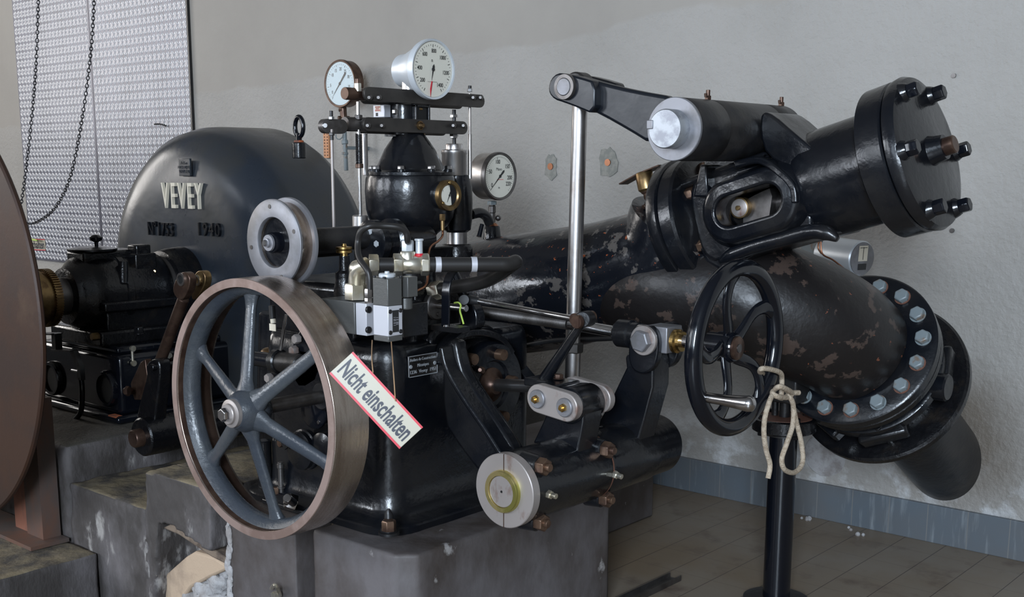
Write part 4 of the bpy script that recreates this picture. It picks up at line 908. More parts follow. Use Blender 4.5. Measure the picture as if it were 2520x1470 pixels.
for a, l in ((0.15, 1), (-1.15, 1), (-2.1, 1)):
    d_ = (X*math.cos(a)+NF.cross(X)*-math.sin(a)*-1)
    d_ = (X*math.cos(a)+(X.cross(NF))*math.sin(a)).normalized(); c_ = FF+NF*.20+d_*.225
    part('tie_lug', MB().box(c_, (.06, .16, .055), d_, d_.cross(NF).normalized(), NF), 'black', t, bevel=.01)
    part('tie_bolt', MB().cyl(c_-NF*.07+d_*.005, c_+NF*.07+d_*.005, .014), 'black', t)
c_ = P(2335, 955, 'X', -1.30)
part('round_lug', MB().cyl(c_-X*.10, c_, .045), 'black', t)
# support post
PC = V((-1.742, 3.43, 0))
t = thing('support_post', 'slender black round steel post with a bolted top flange under the elbow', 'post', PC)
zf = P(1921, 1060, 'Y', 3.43).z
part('tube', MB().cyl(PC+Z*.012, PC+Z*(zf), .0455, n=48), 'blacks', t)
part('foot', MB().lathe([(.11, 0), (.11, .012), (.05, .018)], PC, Z, 40), 'blackm', t)
part('collar', MB().lathe([(.062, 0), (.062, .05), (.058, .055)], PC+Z*(zf-.012), Z, 48), 'blackm', t)
part('top_flange', MB().lathe([(.098, 0), (.104, .004), (.104, .042), (.098, .046)], PC+Z*(zf+.002), Z, 64), 'oily', t)
part('rust_film', MB().lathe([(.092, .0), (.092, .002)], PC+Z*(zf+.0475), Z, 48), 'rustw', t)
part('jack_screw', MB().cyl(PC+Z*(zf+.045), PC+Z*(zf+.16), .018).cyl(PC+Z*(zf+.045)-X*.035, PC+Z*(zf+.12)-X*.035, .011), 'blackm', t)
for k in range(4):
    a = math.radians(45+90*k+10); c_ = PC+V((math.cos(a)*.08, math.sin(a)*.08, zf))
    part('flange_bolt', MB().hexn(c_+Z*.047, Z, .015, .012), 'oily', t); part('flange_nut', MB().hexn(c_+Z*.004, -Z, .015, .014), 'oily', t)
# limit motor behind cylinder
t = thing('position_motor', 'small silver cylindrical motor with a round label plate behind the elbow', 'motor', P(2080, 680, 'Y', 3.9))
ym = 3.95; m1 = P(2121, 637, 'Y', ym); ax_ = V((.93, -.30, -.05)).normalized()
rm = S(44, m1)
part('can', MB().lathe([(rm, -.17), (rm, -.004), (rm-.004, 0)], m1, ax_, 56), 'alu', t)
part('cap', MB().lathe([(rm*.92, 0), (rm*.92, .003), (.001, .0035)], m1, ax_, 56), 'disc', t)
uu_, vv_, _ = frame(ax_)
part('label', MB().box(m1+ax_*.004+vv_*rm*.30, (.045, .055, .001), uu_, vv_, ax_), 'white', t); part('label_print', MB().box(m1+ax_*.0048-vv_*rm*.45, (.04, .022, .001), uu_, vv_, ax_).box(m1+ax_*.0048+vv_*rm*.30, (.002, .045, .001), uu_, vv_, ax_).box(m1+ax_*.0048+vv_*rm*.62, (.035, .002, .001), uu_, vv_, ax_), 'inkb', t)
part('bracket', MB().box(m1-ax_*.20, (.10, .10, .10), ax_, uu_, vv_), 'boltg', t, bevel=.004)
part('copper_line', MB().tube(spline(PP([(2020, 595), (2024, 625), (2050, 640), (2078, 662)], 'Y', ym-.12), 6), .003, 6).tube(spline(PP([(2015, 595), (2014, 612), (2022, 625)], 'Y', ym-.12), 6), .003, 6), 'copper', t)
# ================================================================ upper lever and tall rod
LP = P(1660, 318, 'Y', 2.75); LP0 = V((LP.x, 0, LP.z))
t = thing('rocker_lever', 'large black rocker arm on a thick pivot boss with a pale steel end disc', 'rocker arm', LP-Z*.1)
part('pivot_boss', MB().lathe([(.080, 2.752), (.086, 2.76), (.086, 2.905), (.083, 2.910), (.083, 2.913), (.086, 2.918), (.086, 3.22), (.080, 3.228), (.080, 3.232), (.086, 3.24), (.086, 3.34), (.078, 3.35)], LP0, Y, 80), 'blackm', t)
part('boss_disc', MB().lathe([(.084, 2.744), (.086, 2.746), (.086, 2.754)], LP0, Y, 72), 'disc', t, 'pale steel face disc')
part('pivot_pin', MB().lathe([(.050, 2.70), (.053, 2.704), (.053, 2.75)], LP0-V((.0, 0, .0)), Y, 56), 'bright', t, 'round shiny pivot pin end')
pk = LP0+V((-.047, 2.712, .012)); part('pin_key', MB().box(pk, (.020, .030, .024)), 'disc', t, bevel=.002)
ps = P(1396, 216, 'Y', 2.80)
arm = [(1396, 182), (1440, 190), (1480, 203), (1560, 222), (1664, 240), (1700, 300), (1660, 330), (1600, 356), (1545, 322), (1478, 284), (1430, 262), (1400, 252), (1375, 235), (1368, 205)]
part('arm', MB().prism(chaikin(PP(arm, 'Y', 2.80), 1), Y*.04), 'arm', t, bevel=.010, segs=3)
fl_ = [(1364, 215), (1370, 195), (1385, 181), (1405, 182), (1445, 192), (1480, 203), (1478, 284), (1430, 264), (1400, 253), (1378, 246), (1366, 232)]
part('front_cheek', MB().prism([p-Y*.03 for p in chaikin(PP(fl_, 'Y', 2.80), 1)], Y*.055), 'arm', t, bevel=.006)
part('rear_cheek', MB().prism([p+Y*.085 for p in chaikin(PP(fl_, 'Y', 2.80), 1)], Y*.05), 'black', t, bevel=.006)
pq = P(1391, 214, 'Y', 2.765)
part('end_ring', MB().lathe([(.026, -.008), (.036, -.008), (.0375, -.006), (.0375, .01), (.026, .01)], pq, Y, 48, close=True), 'steeld', t, 'dark steel ring')
part('end_pin', MB().lathe([(.0235, -.010), (.025, -.008), (.025, .20)], pq, Y, 40), 'disc', t, 'bright pin end')
part('pin_clip', MB().cyl(P(1366, 205, 'Y', 2.83), P(1372, 200, 'Y', 2.86), .011), 'blackm', t)
for px, py in ((1742, 248), (1922, 274)):
    c_ = P(px, py, 'X', LP0.x); c_ = V((LP0.x, c_.y, LP0.z+.085)); part('oil_nipple', MB().hexn(c_, Z, .010, .012).cyl(c_+Z*.01, c_+Z*.028, .006).cyl(c_+Z*.008-Y*.012, c_+Z*.018-Y*.014, .004), 'bronze', t)
t = thing('vertical_rod', 'tall shiny vertical steel rod hanging from the rocker arm past the nozzle pipe', 'rod', P(1405, 940, 'Y', 2.87))
r0, r1 = P(1427, 262, 'Y', 2.86), P(1409, 862, 'Y', 2.86)
part('rod', MB().cyl(r0+(r0-r1).normalized()*.05, r1, S(19, r0), S(18, r1), 40), 'steelm', t)
part('rod_head', MB().cyl(P(1420, 215, 'Y', 2.85)-Y*.015, P(1420, 215, 'Y', 2.85)+Y*.035, .045), 'blackm', t)
part('rod_end_nut', MB().cyl(P(1412, 843, 'Y', 2.86), P(1411, 868, 'Y', 2.86), S(24, r1), n=6), 'beam', t)
part('lower_rod', MB().cyl(P(1411, 862, 'Y', 2.86), P(1406, 1010, 'Y', 2.86), S(19, r1)), 'steelm', t)
part('side_pin', MB().cyl(P(1425, 948, 'Y', 2.86), P(1466, 950, 'Y', 2.92), S(10, r1)), 'beam', t)
t = thing('black_hose', 'thin black hose sagging below the nozzle pipe behind the diagonal strut', 'hose', P(1300, 850, 'Y', 3.0))
part('hose', MB().tube(spline(PP([(1238, 868), (1290, 852), (1350, 840), (1400, 836), (1460, 835), (1530, 832)], 'Y', 2.98), 8), .0085, 10), 'rubber', t)
# oiler
t = thing('drip_oiler', 'small brass drip oiler cup with an open tilted lid on the nozzle pipe', 'oiler', P(1600, 520, 'Y', 3.15))
o0, o1 = P(1603, 520, 'Y', 3.15), P(1583, 420, 'Y', 3.15); od = (o1-o0).normalized(); Lo = (o1-o0).length; sc2 = Lo/100
part('stem', MB().lathe([(.012, -.02), (.012, .012), (.017, .015), (.017, .03), (.011, .035), (.015, .045), (.015, .058), (.02, .062), (.022, .068)], o0, od, 24), 'bronze', t)
part('cup', MB().lathe([(.022, .066), (.028, .072), (.0285, .085), (.0285, .125), (.026, .128)], o0, od, 32), 'brassd', t, 'dull brass cup')
part('lid', MB().strip(PP([(1534, 453), (1580, 427), (1631, 407)], 'Y', 3.15), Y, .05, .004), 'bronze', t)
part('valve_knob', MB().cyl(P(1600, 502, 'Y', 3.12), P(1614, 492, 'Y', 3.10), .008).cyl(P(1592, 505, 'Y', 3.12), P(1583, 510, 'Y', 3.10), .007), 'bronze', t)
# ================================================================ governor head
GX = -2.63; G0 = V((GX, P(1010, 480, 'X', GX).y, 0))
def G(px, py): return P(px, py, 'X', GX)
gz = lambda py: P(1010, py, 'Y', G0.y).z
gs_ = S(1, V((GX, G0.y, 1.37)))
t = thing('speed_governor', 'glossy black bell-shaped speed governor with bolted bowl on top of the stand', 'governor', (GX, G0.y, zt))
part('bowl', MB().lathe([(.055, gz(640)), (.06, gz(600)), (.085, gz(575)), (.118, gz(555)), (.134, gz(535)), (.140, gz(515)), (.143, gz(470)), (.140, gz(440)), (.136, gz(432)), (.10, gz(430))], G0, Z, 80), 'black', t)
part('bell', MB().lathe([(.139, gz(431)), (.139, gz(424)), (.115, gz(420)), (.106, gz(412)), (.094, gz(392)), (.080, gz(368)), (.066, gz(352)), (.055, gz(340)), (.048, gz(332)), (.044, gz(318)), (.03, gz(318))], G0, Z, 80), 'black', t)
for k in range(8):
    a = math.radians(45*k-12); c_ = G0+V((math.cos(a)*.122, math.sin(a)*.122, gz(424)))
    part('bolt_pad', MB().cyl(c_-Z*.004, c_+Z*.010, .013), 'black', t); part('bolt', MB().hexn(c_+Z*.010, Z, .0115, .010), 'steel', t, 'bright hexagon bolt head')
part('yoke', MB().lathe([(.045, gz(332)), (.046, gz(300)), (.044, gz(258)), (.03, gz(255))], G0+V((-.012, -.012, 0)), Z, 40).box(V((GX-.03, G0.y-.03, gz(292))), (.05, .05, .11)), 'black', t)
part('yoke_window', MB().box(V((GX+.036, G0.y+.012, gz(288))), (.012, .044, .062)), 'dark', t); yw = t.children[-1]  # solid black box painted as the shade in the yoke opening
part('window_frame', MB().box(V((GX+.036, G0.y-.014, gz(292))), (.022, .008, .09)).box(V((GX+.036, G0.y+.042, gz(292))), (.022, .008, .09)).box(V((GX+.036, G0.y+.012, gz(262))), (.022, .06, .008)), 'black', t, bevel=.002)
part('bronze_bush', MB().cyl(V((GX+.012, G0.y+.012, gz(335))), V((GX+.012, G0.y+.012, gz(326))), .032).cyl(V((GX+.03, G0.y+.01, gz(272))), V((GX+.03, G0.y+.01, gz(266))), .014), 'brassd', t)
part('neck_bolt', MB().hexn(P(970, 275, 'X', GX+.02), X, .009, .01), 'steel', t)
part('pedestal', MB().lathe([(.12, zt-.01), (.12, zt+.02), (.085, zt+.03), (.075, gz(640)), (.055, gz(630))], G0, Z, 56), 'oily', t)
part('gauge_neck', MB().cyl(P(1060, 478, 'X', GX+.08), P(1098, 481, 'X', GX+.17), .042, .042), 'black', t)
# brass gauge
def dial(t, c, ax_, R_, up, face='cream', marks=None, n0=-225, n1=45, nt=24, fs=.12, case=None, rim='steeld', depth=.04, needle=0, nl=.72, tail=.25, glass=True, ncol='inkb', fsz=None, major=None, rimw=.06):
    ax_ = V(ax_).normalized(); uz = (V(up)-ax_*V(up).dot(ax_)).normalized(); ux = uz.cross(ax_)   # ux: to the right when facing the dial
    part('case', MB().lathe([(R_*.96, -depth), (R_, -depth+.004), (R_, .001)], c, ax_, 64), case or rim, t)
    part('bezel', MB().lathe([(R_*(1-rimw*1.6), .0015), (R_*(1-rimw), .008), (R_*1.01, .009), (R_*1.03, .004), (R_*1.03, -.008), (R_*(1-rimw*1.6), -.009)], c, ax_, 72, close=True), rim, t)
    # open ring: rebuild bezel hole with the dial face lying inside
    part('dial_face', MB().lathe([(R_*(1-rimw*1.5), .003), (.001, .0031)], c+ax_*.0005, ax_, 64), face, t)
    mb = MB()
    for i in range(nt+1):
        a = math.radians(90-(n0+(n1-n0)*i/nt+135)-0) if False else math.radians(n0+(n1-n0)*i/nt)
        # angles measured clockwise from the top
        d_ = uz*math.cos(a)+ux*math.sin(a); big = (i % (major or 4) == 0); L_ = R_*(.10 if big else .05)
        mb.box(c+ax_*.0044+d_*(R_*.84-L_/2), (R_*(.018 if big else .010), L_, .0006), ax_.cross(d_)*-1, d_, ax_)
    part('scale_ticks', mb, 'inkb', t, smooth=0)
    if marks:
        mb = MB()
        for a, s_ in marks:
            a = math.radians(a); d_ = uz*math.cos(a)+ux*math.sin(a)
            mb.text(s_, (fsz or R_*.2), c+ax_*.0042+d_*R_*.62, ux, uz, .0004, .8, .008)
        part('scale_numbers', mb, 'inkb', t, smooth=0)
    a = math.radians(needle); d_ = uz*math.cos(a)+ux*math.sin(a); s_ = ax_.cross(d_)
    pts = [c+ax_*.0055+p for p in (d_*R_*nl, s_*R_*.03, -d_*R_*tail+s_*R_*.05, -d_*R_*(tail+.08), -d_*R_*tail-s_*R_*.05, -s_*R_*.03)]
    part('needle', MB().prism(pts, ax_*.0008), ncol, t); nd = t.children[-1]
    part('needle_boss', MB().lathe([(R_*.07, .0), (R_*.06, .0016)], c+ax_*.0058, ax_, 20), 'inkb', t)
    if glass: part('gauge_glass', MB().lathe([(R_*(1-rimw), 0), (R_*(1-rimw), .0008), (.0005, .001)], c+ax_*.0078, ax_, 48), 'glass', t, smooth=0)
    return uz, ux
cb = P(1103, 481, 'X', GX+.17); t = thing('oil_gauge', 'tiny round brass-rimmed oil gauge on the front of the black bowl', 'gauge', cb-Z*.05)
dial(t, cb, X+Y*-.1, .0455, Z, rim='brassd', needle=-155, nt=12, major=3, marks=[(-60, '1'), (0, '2'), (60, '3'), (120, '4')], fsz=.008, nl=.5, rimw=.22, depth=.02, case='brassd')
for a in (95, 215, 335): part('rim_screw', MB().lathe([(.005, 0), (.004, .002)], cb+X*.009+V((0, math.cos(math.radians(a)), math.sin(math.radians(a))))*.039, X, 12), 'brass', t)
a_ = P(1089, 527, 'X', GX+.16)
part('union', MB().hexn(a_, -Z, .0095, .02).cyl(a_-Z*.02, a_-Z*.05, .006), 'brassd', t)
part('copper_pipe', MB().tube(spline([P(1089, 560, 'X', GX+.16), P(1089, 580, 'X', GX+.16), P(1078, 594, 'X', GX+.18), P(1062, 605, 'X', GX+.20), P(1055, 622, 'X', GX+.22), P(1054, 660, 'X', GX+.24), P(1052, 690, 'X', GX+.25), P(1044, 706, 'X', GX+.26), P(1026, 716, 'X', GX+.27), P(1010, 728, 'X', GX+.28)], 8), .0035, 8), 'copper', t)
# dashpot
dp = G(1118, 400); D0 = V((GX, dp.y, 0)); dz = lambda py: P(1118, py, 'X', GX).z
t = thing('dashpot', 'upright dashpot with shiny steel cap on a black barrel, right of the governor head', 'dashpot', V((GX, dp.y, dz(610))))
part('steel_cap', MB().lathe([(.040, dz(432)), (.041, dz(430)), (.041, dz(380)), (.0425, dz(378)), (.0425, dz(371)), (.040, dz(369)), (.028, dz(368)), (.028, dz(356)), (.026, dz(354))], D0, Z, 48), 'steelm', t)
part('barrel', MB().lathe([(.030, dz(600)), (.030, dz(574)), (.045, dz(566)), (.050, dz(540)), (.052, dz(500)), (.050, dz(460)), (.042, dz(440)), (.041, dz(431))], D0+Y*.012, Z, 56), 'black', t)
part('slotted_sleeve', MB().lathe([(.034, dz(600)), (.034, dz(572))], D0+Y*.01, Z, 40), 'steelm', t)
part('base', MB().lathe([(.045, dz(645)), (.052, dz(640)), (.052, dz(608)), (.045, dz(600))], D0+Y*.01, Z, 48).box(V((GX-.02, dp.y-.08, dz(622))), (.09, .22, .05)), 'oily', t, bevel=.004)
part('spout', MB().tube(spline(PP([(1160, 528), (1180, 524), (1196, 532), (1205, 550)], 'X', GX), 6), .017, 14), 'black', t)
part('side_lever', MB().cyl(G(1186, 552), G(1178, 583), .008, .009), 'blacks', t)
part('rod', MB().cyl(V((GX, dp.y, dz(358))), V((GX, dp.y, dz(270))), .0065), 'blackm', t)
part('lock_nuts', MB().hexn(V((GX, dp.y, dz(289))), Z, .013, .009).hexn(V((GX, dp.y, dz(328))), -Z, .015, .010).hexn(V((GX, dp.y, dz(334))), -Z, .012, .008), 'steel', t)
# beams
def beam(t, x_, l, r, ytop, ybot, nm='bar', th=.010, m='beam'):
    a_, b_ = P(l, (ytop+ybot)/2, 'X', x_), P(r, (ytop+ybot)/2, 'X', x_); z_ = (a_.z+b_.z)/2; h = .0205; a_.z = b_.z = z_; pts = []
    for k in range(9): th_ = math.pi*k/8-math.pi/2; pts.append(b_-Y*h+Y*h*math.cos(th_)+Z*h*math.sin(th_))
    for k in range(9): th_ = math.pi*k/8+math.pi/2; pts.append(a_+Y*h+Y*h*math.cos(th_)+Z*h*math.sin(th_))
    part(nm, MB().prism(pts, X*-th), m, t, bevel=.001); return z_
t = thing('floating_lever', 'upper of two dark flat steel lever bars across the governor', 'lever', P(1045, 240, 'X', GX), 'flat lever bars on the governor')
zu = beam(t, GX+.055, 897, 1193, 224, 257); beam(t, GX-.035, 890, 1140, 230, 262, 'rear_bar')
for px in (908, 931, 1164, 1182): part('bar_pin', MB().hexn(P(px, 240, 'X', GX+.055)*1, X, .0085, .008).cyl(P(px, 240, 'X', GX+.06), P(px, 240, 'X', GX+.072), .005), 'steeld', t)
a_ = P(848, 244, 'X', GX+.02); a_.z = zu; b_ = P(900, 240, 'X', GX+.02); b_.z = zu
part('sleeve', MB().lathe([(.017, 0), (.018, .002), (.018, (b_-a_).length-.002), (.017, (b_-a_).length)], a_, Y, 32), 'bronze', t, 'brown polished sleeve')
t = thing('floating_lever', 'lower of two dark flat steel lever bars across the governor', 'lever', P(1020, 312, 'X', GX), 'flat lever bars on the governor')
zl = beam(t, GX+.055, 895, 1151, 294, 327); beam(t, GX-.035, 880, 1100, 300, 330, 'rear_bar')
for px in (904, 939, 1115, 1140): part('bar_pin', MB().hexn(P(px, 309, 'X', GX+.055)*1, X, .0085, .008).cyl(P(px, 309, 'X', GX+.06), P(px, 309, 'X', GX+.072), .005), 'steeld', t)
part('centre_pin', MB().lathe([(.014, 0), (.014, .004), (.010, .005), (.006, .016)], P(1033, 309, 'X', GX+.056), X, 24), 'brassd', t, 'brass centre pin')
a_ = P(848, 311, 'X', GX+.02); a_.z = zl; b_ = P(900, 311, 'X', GX+.02); b_.z = zl
part('sleeve', MB().lathe([(.020, 0), (.021, .002), (.021, (b_-a_).length-.002), (.020, (b_-a_).length)], a_, Y, 32), 'steeld', t)
beam(t, GX+.04, 793, 856, 297, 325, 'left_bar', .02, 'steeld')
part('left_pin', MB().cyl(P(800, 309, 'X', GX+.04), P(800, 309, 'X', GX+.052), .007), 'steel', t)
# rods
def vrod(name, label, px0, py0, px1, py1, r_, m, extra=(), x_=GX):
    a_, b_ = P(px0, py0, 'X', x_), P(px1, py1, 'X', x_); c_ = (a_+b_)/2; a_.x = b_.x = x_; y_ = (a_.y+b_.y)/2; a_.y = b_.y = y_
    t = thing(name, label, 'rod', V((x_, y_, min(a_.z, b_.z)))); part('rod', MB().cyl(a_, b_, r_, n=20), m, t)
    for nm, pa, pb, rr_, mm, hx_ in extra:
        za, zb = P(px1, pa, 'X', x_).z, P(px1, pb, 'X', x_).z
        part(nm, MB().cyl(V((x_, y_, za)), V((x_, y_, zb)), rr_, n=6 if hx_ else 24), mm, t)
    return t
vrod('control_rod', 'thin brown control rod, leftmost of the vertical rods left of the governor bell', 817, 318, 821, 570, .0045, 'stain', [('top_stud', 273, 290, .0055, 'blackm', 0), ('top_nut', 287, 295, .009, 'steel', 1), ('lower_nut', 326, 334, .009, 'steeld', 1), ('dark_tip', 334, 345, .0055, 'blackm', 0), ('foot_sleeve', 568, 580, .0125, 'steel', 0)], GX+.04)
t = vrod('guide_rod', 'bright vertical rod with a dark spring, second from the left beside the governor bell', 883, 250, 885, 532, .0055, 'steel', [('upper_knob', 205, 226, .010, 'zinc', 0), ('middle_nut', 283, 295, .0125, 'steeld', 1), ('spring_seat', 403, 414, .012, 'bronze', 0), ('rod_tip', 194, 206, .007, 'bronze', 0)], GX+.03)
ya = P(884, 400, 'X', GX+.03).y; z0, z1 = P(885, 404, 'X', GX+.03).z, P(885, 330, 'X', GX+.03).z
part('spring', MB().tube([V((GX+.03+.009*math.cos(i*.55), ya+.009*math.sin(i*.55), z0+(z1-z0)*i/260)) for i in range(261)], .0016, 5), 'blackm', t, smooth=60)
vrod('pull_rod', 'plain grey vertical rod closest to the left side of the governor bell', 898, 328, 899, 432, .0085, 'steelm', (), GX-.02)
vrod('tie_rod', 'thin steel tie rod at the right end of the upper lever bar', 1157, 230, 1156, 440, .0045, 'steelm', [('top_nut', 218, 226, .009, 'steel', 1), ('top_stud', 211, 219, .006, 'blackm', 0), ('thick_part', 330, 440, .0065, 'steelm', 0)], GX+.03)
t = thing('guide_tube', 'short bright vertical steel tube below the guide rod', 'tube', P(885, 615, 'X', GX+.03))
c0, c1 = P(886, 618, 'X', GX+.03), P(886, 530, 'X', GX+.03); c0.y = c1.y
part('tube', MB().cyl(c0, c1, S(19, c0), n=40), 'steelm', t); part('foot', MB().cyl(c0-Z*.04, c0, S(16, c0)), 'blackm', t)
# limit switch box
t = thing('switch_box', 'small grey box with a red-lettered label beside the governor neck', 'switch box', P(940, 290, 'X', GX+.02))
c_ = P(940, 274, 'Y', G0.y-.07); part('box', MB().box(c_, (.050, .028, .038)), 'valvew', t, bevel=.002)
c2_ = c_+V((-.0, -.0145, 0))
part('label', MB().box(c2_+V((-.003, 0, .007)), (.026, .001, .018)), 'white', t); part('label_print', MB().text('ACHTUNG\nNICHT\nBERÜHREN', .005, c2_+V((-.003, -.001, .007)), X, Z, .0004, .9), 'red', t, smooth=0); part('slot', MB().box(c2_+V((-.008, 0, -.010)), (.009, .001, .010)), 'inkb', t)
# tachometer
tc_ = P(1063, 171, 'X', GX+.10); Rt = S(71, tc_)
t = thing('tachometer', 'large cream-faced tachometer standing on the upper lever bar', 'gauge', tc_-Z*.1-X*.06)
tn = V((1, -.04, -.02))
uz, ux = dial(t, tc_, tn, Rt, Z, rim='alu', needle=191, n0=-150, n1=150, nt=40, major=5, marks=[(-128, '200'), (-88, '400'), (-38, '600'), (4, '800'), (48, '1000'), (98, '1200'), (147, '1400')], nl=.38, tail=.10, depth=.02, fsz=.017, rimw=.045)
tn = tn.normalized()
part('red_pointer', MB().prism([tc_+tn*.0065+p for p in ((uz*-.93-ux*.14)*Rt, (uz*-.40-ux*.045)*Rt, (uz*-.40-ux*.09)*Rt, (uz*-.66-ux*.155)*Rt)], tn*.0008), 'red', t, 'red lower pointer')
part('dial_letter', MB().text('n', .016, tc_+tn*.0042+uz*Rt*.30-ux*Rt*.04, ux, uz, .0004, .9), 'inkb', t, smooth=0); part('dial_line', MB().box(tc_+tn*.0042-uz*Rt*.42-ux*Rt*.02, (Rt*.45, .0008, .0004), ux, uz, tn), 'inkb', t)
part('tapered_body', MB().lathe([(.045, -.135), (.050, -.130), (.052, -.10), (Rt*.93, -.02), (Rt*.98, -.012)], tc_, tn, 64), 'alu', t, 'silver tapered body')
part('stem', MB().cyl(V((GX+.02, tc_.y-.02, zu+.015)), V((GX+.02, tc_.y-.02, tc_.z-.03)), .022), 'steel', t)
# left pressure gauge on the wall pipe
gl_ = P(838, 206, 'Y', 4.22); Rg = S(56, gl_)
t = thing('penstock_gauge', 'pale blue pressure gauge with a copper-brown case on a thin wall pipe', 'gauge', gl_-Z*.7, 'pressure gauges')
uz, ux = dial(t, gl_, -Y, Rg, Z, face='bluedial', rim='bronze', depth=.06, needle=222, n0=-140, n1=150, nt=35, major=5, marks=[(-125, '0'), (-95, '5'), (-52, '10'), (-25, '15'), (5, '20'), (35, '25'), (65, '30'), (105, '35')], nl=.78, tail=.55, fsz=.024, rimw=.05)
part('wall_pipe', MB().cyl(P(845, 262, 'Y', 4.25), P(852, 420, 'Y', 4.25), .012).cyl(P(848, 345, 'Y', 4.25), P(849, 355, 'Y', 4.25), .018).cyl(P(849, 375, 'Y', 4.25), P(849, 381, 'Y', 4.25), .018), 'boltg', t)
part('cock', MB().cyl(P(844, 264, 'Y', 4.25), P(846, 292, 'Y', 4.25), .019).cyl(P(832, 291, 'Y', 4.22), P(860, 291, 'Y', 4.28), .012).hexn(P(843, 266, 'Y', 4.25), -Z, .022, .02), 'bronze', t, 'brown shut-off cock')
part('capillary', MB().tube(spline(PP([(826, 330), (828, 340), (835, 343), (842, 338), (844, 330)], 'Y', 4.23), 6), .003, 6), 'boltg', t)
part('pipe_clip', MB().bb(P(849, 365, 'Y', 4.25).x-.03, P(849, 365, 'Y', 4.25).x+.01, 4.26, YW, P(849, 368, 'Y', 4.25).z, P(849, 360, 'Y', 4.25).z), 'boltg', t)
t = thing('slotted_rail', 'orange slotted mounting rail on the wall below the pale blue gauge', 'rail', P(805, 350, 'Y', YW))
a_ = P(805, 345, 'Y', YW-.01); mb = MB().box(a_, (.045, .018, .20))
part('rail', mb, 'orange', t); part('slots', MB().add(*((lambda m: (m.v, m.f))(sum_boxes([(a_+V((dx, -.010, -.09+.016*i)), (.008, .002, .009)) for i in range(12) for dx in (-.012, .012)])))), 'bronze', t) if False else None
mb = MB()
for i in range(11):
    for dx in (-.012, .012): mb.box(a_+V((dx, -.0095, -.085+.017*i)), (.008, .002, .009))
part('slots', mb, 'bronze', t, smooth=0)
# right pressure gauge on the nozzle pipe
gr_ = P(1228, 434, 'X', P(1205, 585, 'Y', 3.2).x+.06); Rr = S(57, gr_)
t = thing('nozzle_gauge', 'steel-cased pressure gauge with cream face standing on the nozzle pipe', 'gauge', gr_-Z*.25, 'pressure gauges')
uz, ux = dial(t, gr_, X+Y*-.04, Rr, Z, rim='steeld', case='steelm', depth=.075, needle=-134, n0=-135, n1=137, nt=44, major=10, marks=[(-128, '0'), (-72, '50'), (-12, '100'), (48, '150'), (96, '200'), (122, '220')], nl=.80, tail=.30, fsz=.021, rimw=.06)
gn = (X+Y*-.04).normalized()
part('dial_word', MB().text('Mano', .015, gr_+gn*.0042+uz*Rr*.30-ux*Rr*.05, ux, uz, .0004, .9), 'blockg', t, smooth=0); part('dial_unit', MB().text('m', .013, gr_+gn*.0042-uz*Rr*.48-ux*Rr*.05, ux, uz, .0004, .9), 'blockg', t, smooth=0); part('dial_red_line', MB().box(gr_+gn*.0042-uz*Rr*.14+ux*Rr*.02, (Rr*.4, .0015, .0004), ux, uz, gn), 'red', t)
gx = P(1205, 585, 'Y', 3.2).x; gy = P(1211, 500, 'X', gx).y
def gp(py): return V((gx, gy, P(1211, py, 'X', gx).z))
part('stem', MB().cyl(gp(494), gp(507), .012).cyl(gp(507), gp(524), .014).cyl(gp(524), gp(548), .012), 'steeld', t)
part('union_nut', MB().hexn(gp(504), Z, .018, .014), 'boltg', t)
part('cock_handle', MB().ball(gp(537)+Y*.022+X*.01, .011, 10), 'steeld', t)
part('rusty_ring', MB().cyl(gp(557), gp(549), .024, .017), 'copper', t); part('conical_foot', MB().cyl(gp(592), gp(556), .034, .029), 'black', t)
# ================================================================ grooved pulley and its shaft housing
pc_ = P(678, 597, 'Y', 1.98); PC0 = V((pc_.x, 0, pc_.z)); Rp = S(106, pc_)
t = thing('belt_pulley', 'bright flanged belt pulley with a black web above the big flywheel', 'pulley', pc_-Z*Rp)
part('front_flange', MB().lathe([(.068, 1.975), (.070, 1.972), (Rp-.004, 1.970), (Rp, 1.973), (Rp, 1.979), (Rp-.006, 1.982), (.068, 1.984)], PC0, Y, 112, close=True), 'disc', t, 'bright front flange')
part('drum', MB().lathe([(.068, 1.983), (Rp-.009, 1.983), (Rp-.012, 1.995), (Rp-.009, 2.022), (.068, 2.022)], PC0, Y, 96, close=True), 'rimsteel', t)
part('rear_flange', MB().lathe([(.09, 2.020), (Rp+.002, 2.020), (Rp+.004, 2.024), (Rp+.004, 2.030), (Rp, 2.033), (.09, 2.033)], PC0, Y, 112, close=True), 'disc', t)
part('web', MB().lathe([(.024, 2.000), (.045, 2.006), (.060, 2.004), (.069, 1.99)], PC0, Y, 72), 'black', t)
part('hub', MB().lathe([(.026, 1.962), (.028, 1.966), (.028, 2.03)], PC0, Y, 48), 'blacks', t)
part('hub_cap', MB().lathe([(.001, 1.950), (.012, 1.952), (.013, 1.958), (.022, 1.958), (.023, 1.964)], PC0-V((.0, .004, 0)), Y, 40), 'disc', t); part('hub_nut', MB().hexn(PC0+Y*1.950, -Y, .009, .010), 'steel', t)
for a in (20, 95, 190, 290): part('flange_screw', MB().lathe([(.006, 1.9695), (.006, 1.971)], PC0+V((math.cos(math.radians(a)), 0, math.sin(math.radians(a))))*(Rp-.02), Y, 16), 'steeld', t)
t = thing('pulley_shaft_housing', 'black bolted horizontal housing between the pulley and the governor head', 'housing', V((PC0.x, 2.3, PC0.z-.1)))
part('tube', MB().lathe([(.030, 2.04), (.034, 2.05), (.034, 2.36)], PC0, Y, 40), 'blackm', t)
part('bearing_flange', MB().lathe([(.045, 2.30), (.066, 2.31), (.066, 2.335), (.056, 2.34), (.056, 2.38), (.068, 2.39), (.068, 2.41), (.04, 2.42), (.04, 2.55)], PC0+V((.02, 0, -.015)), Y, 56), 'black', t)
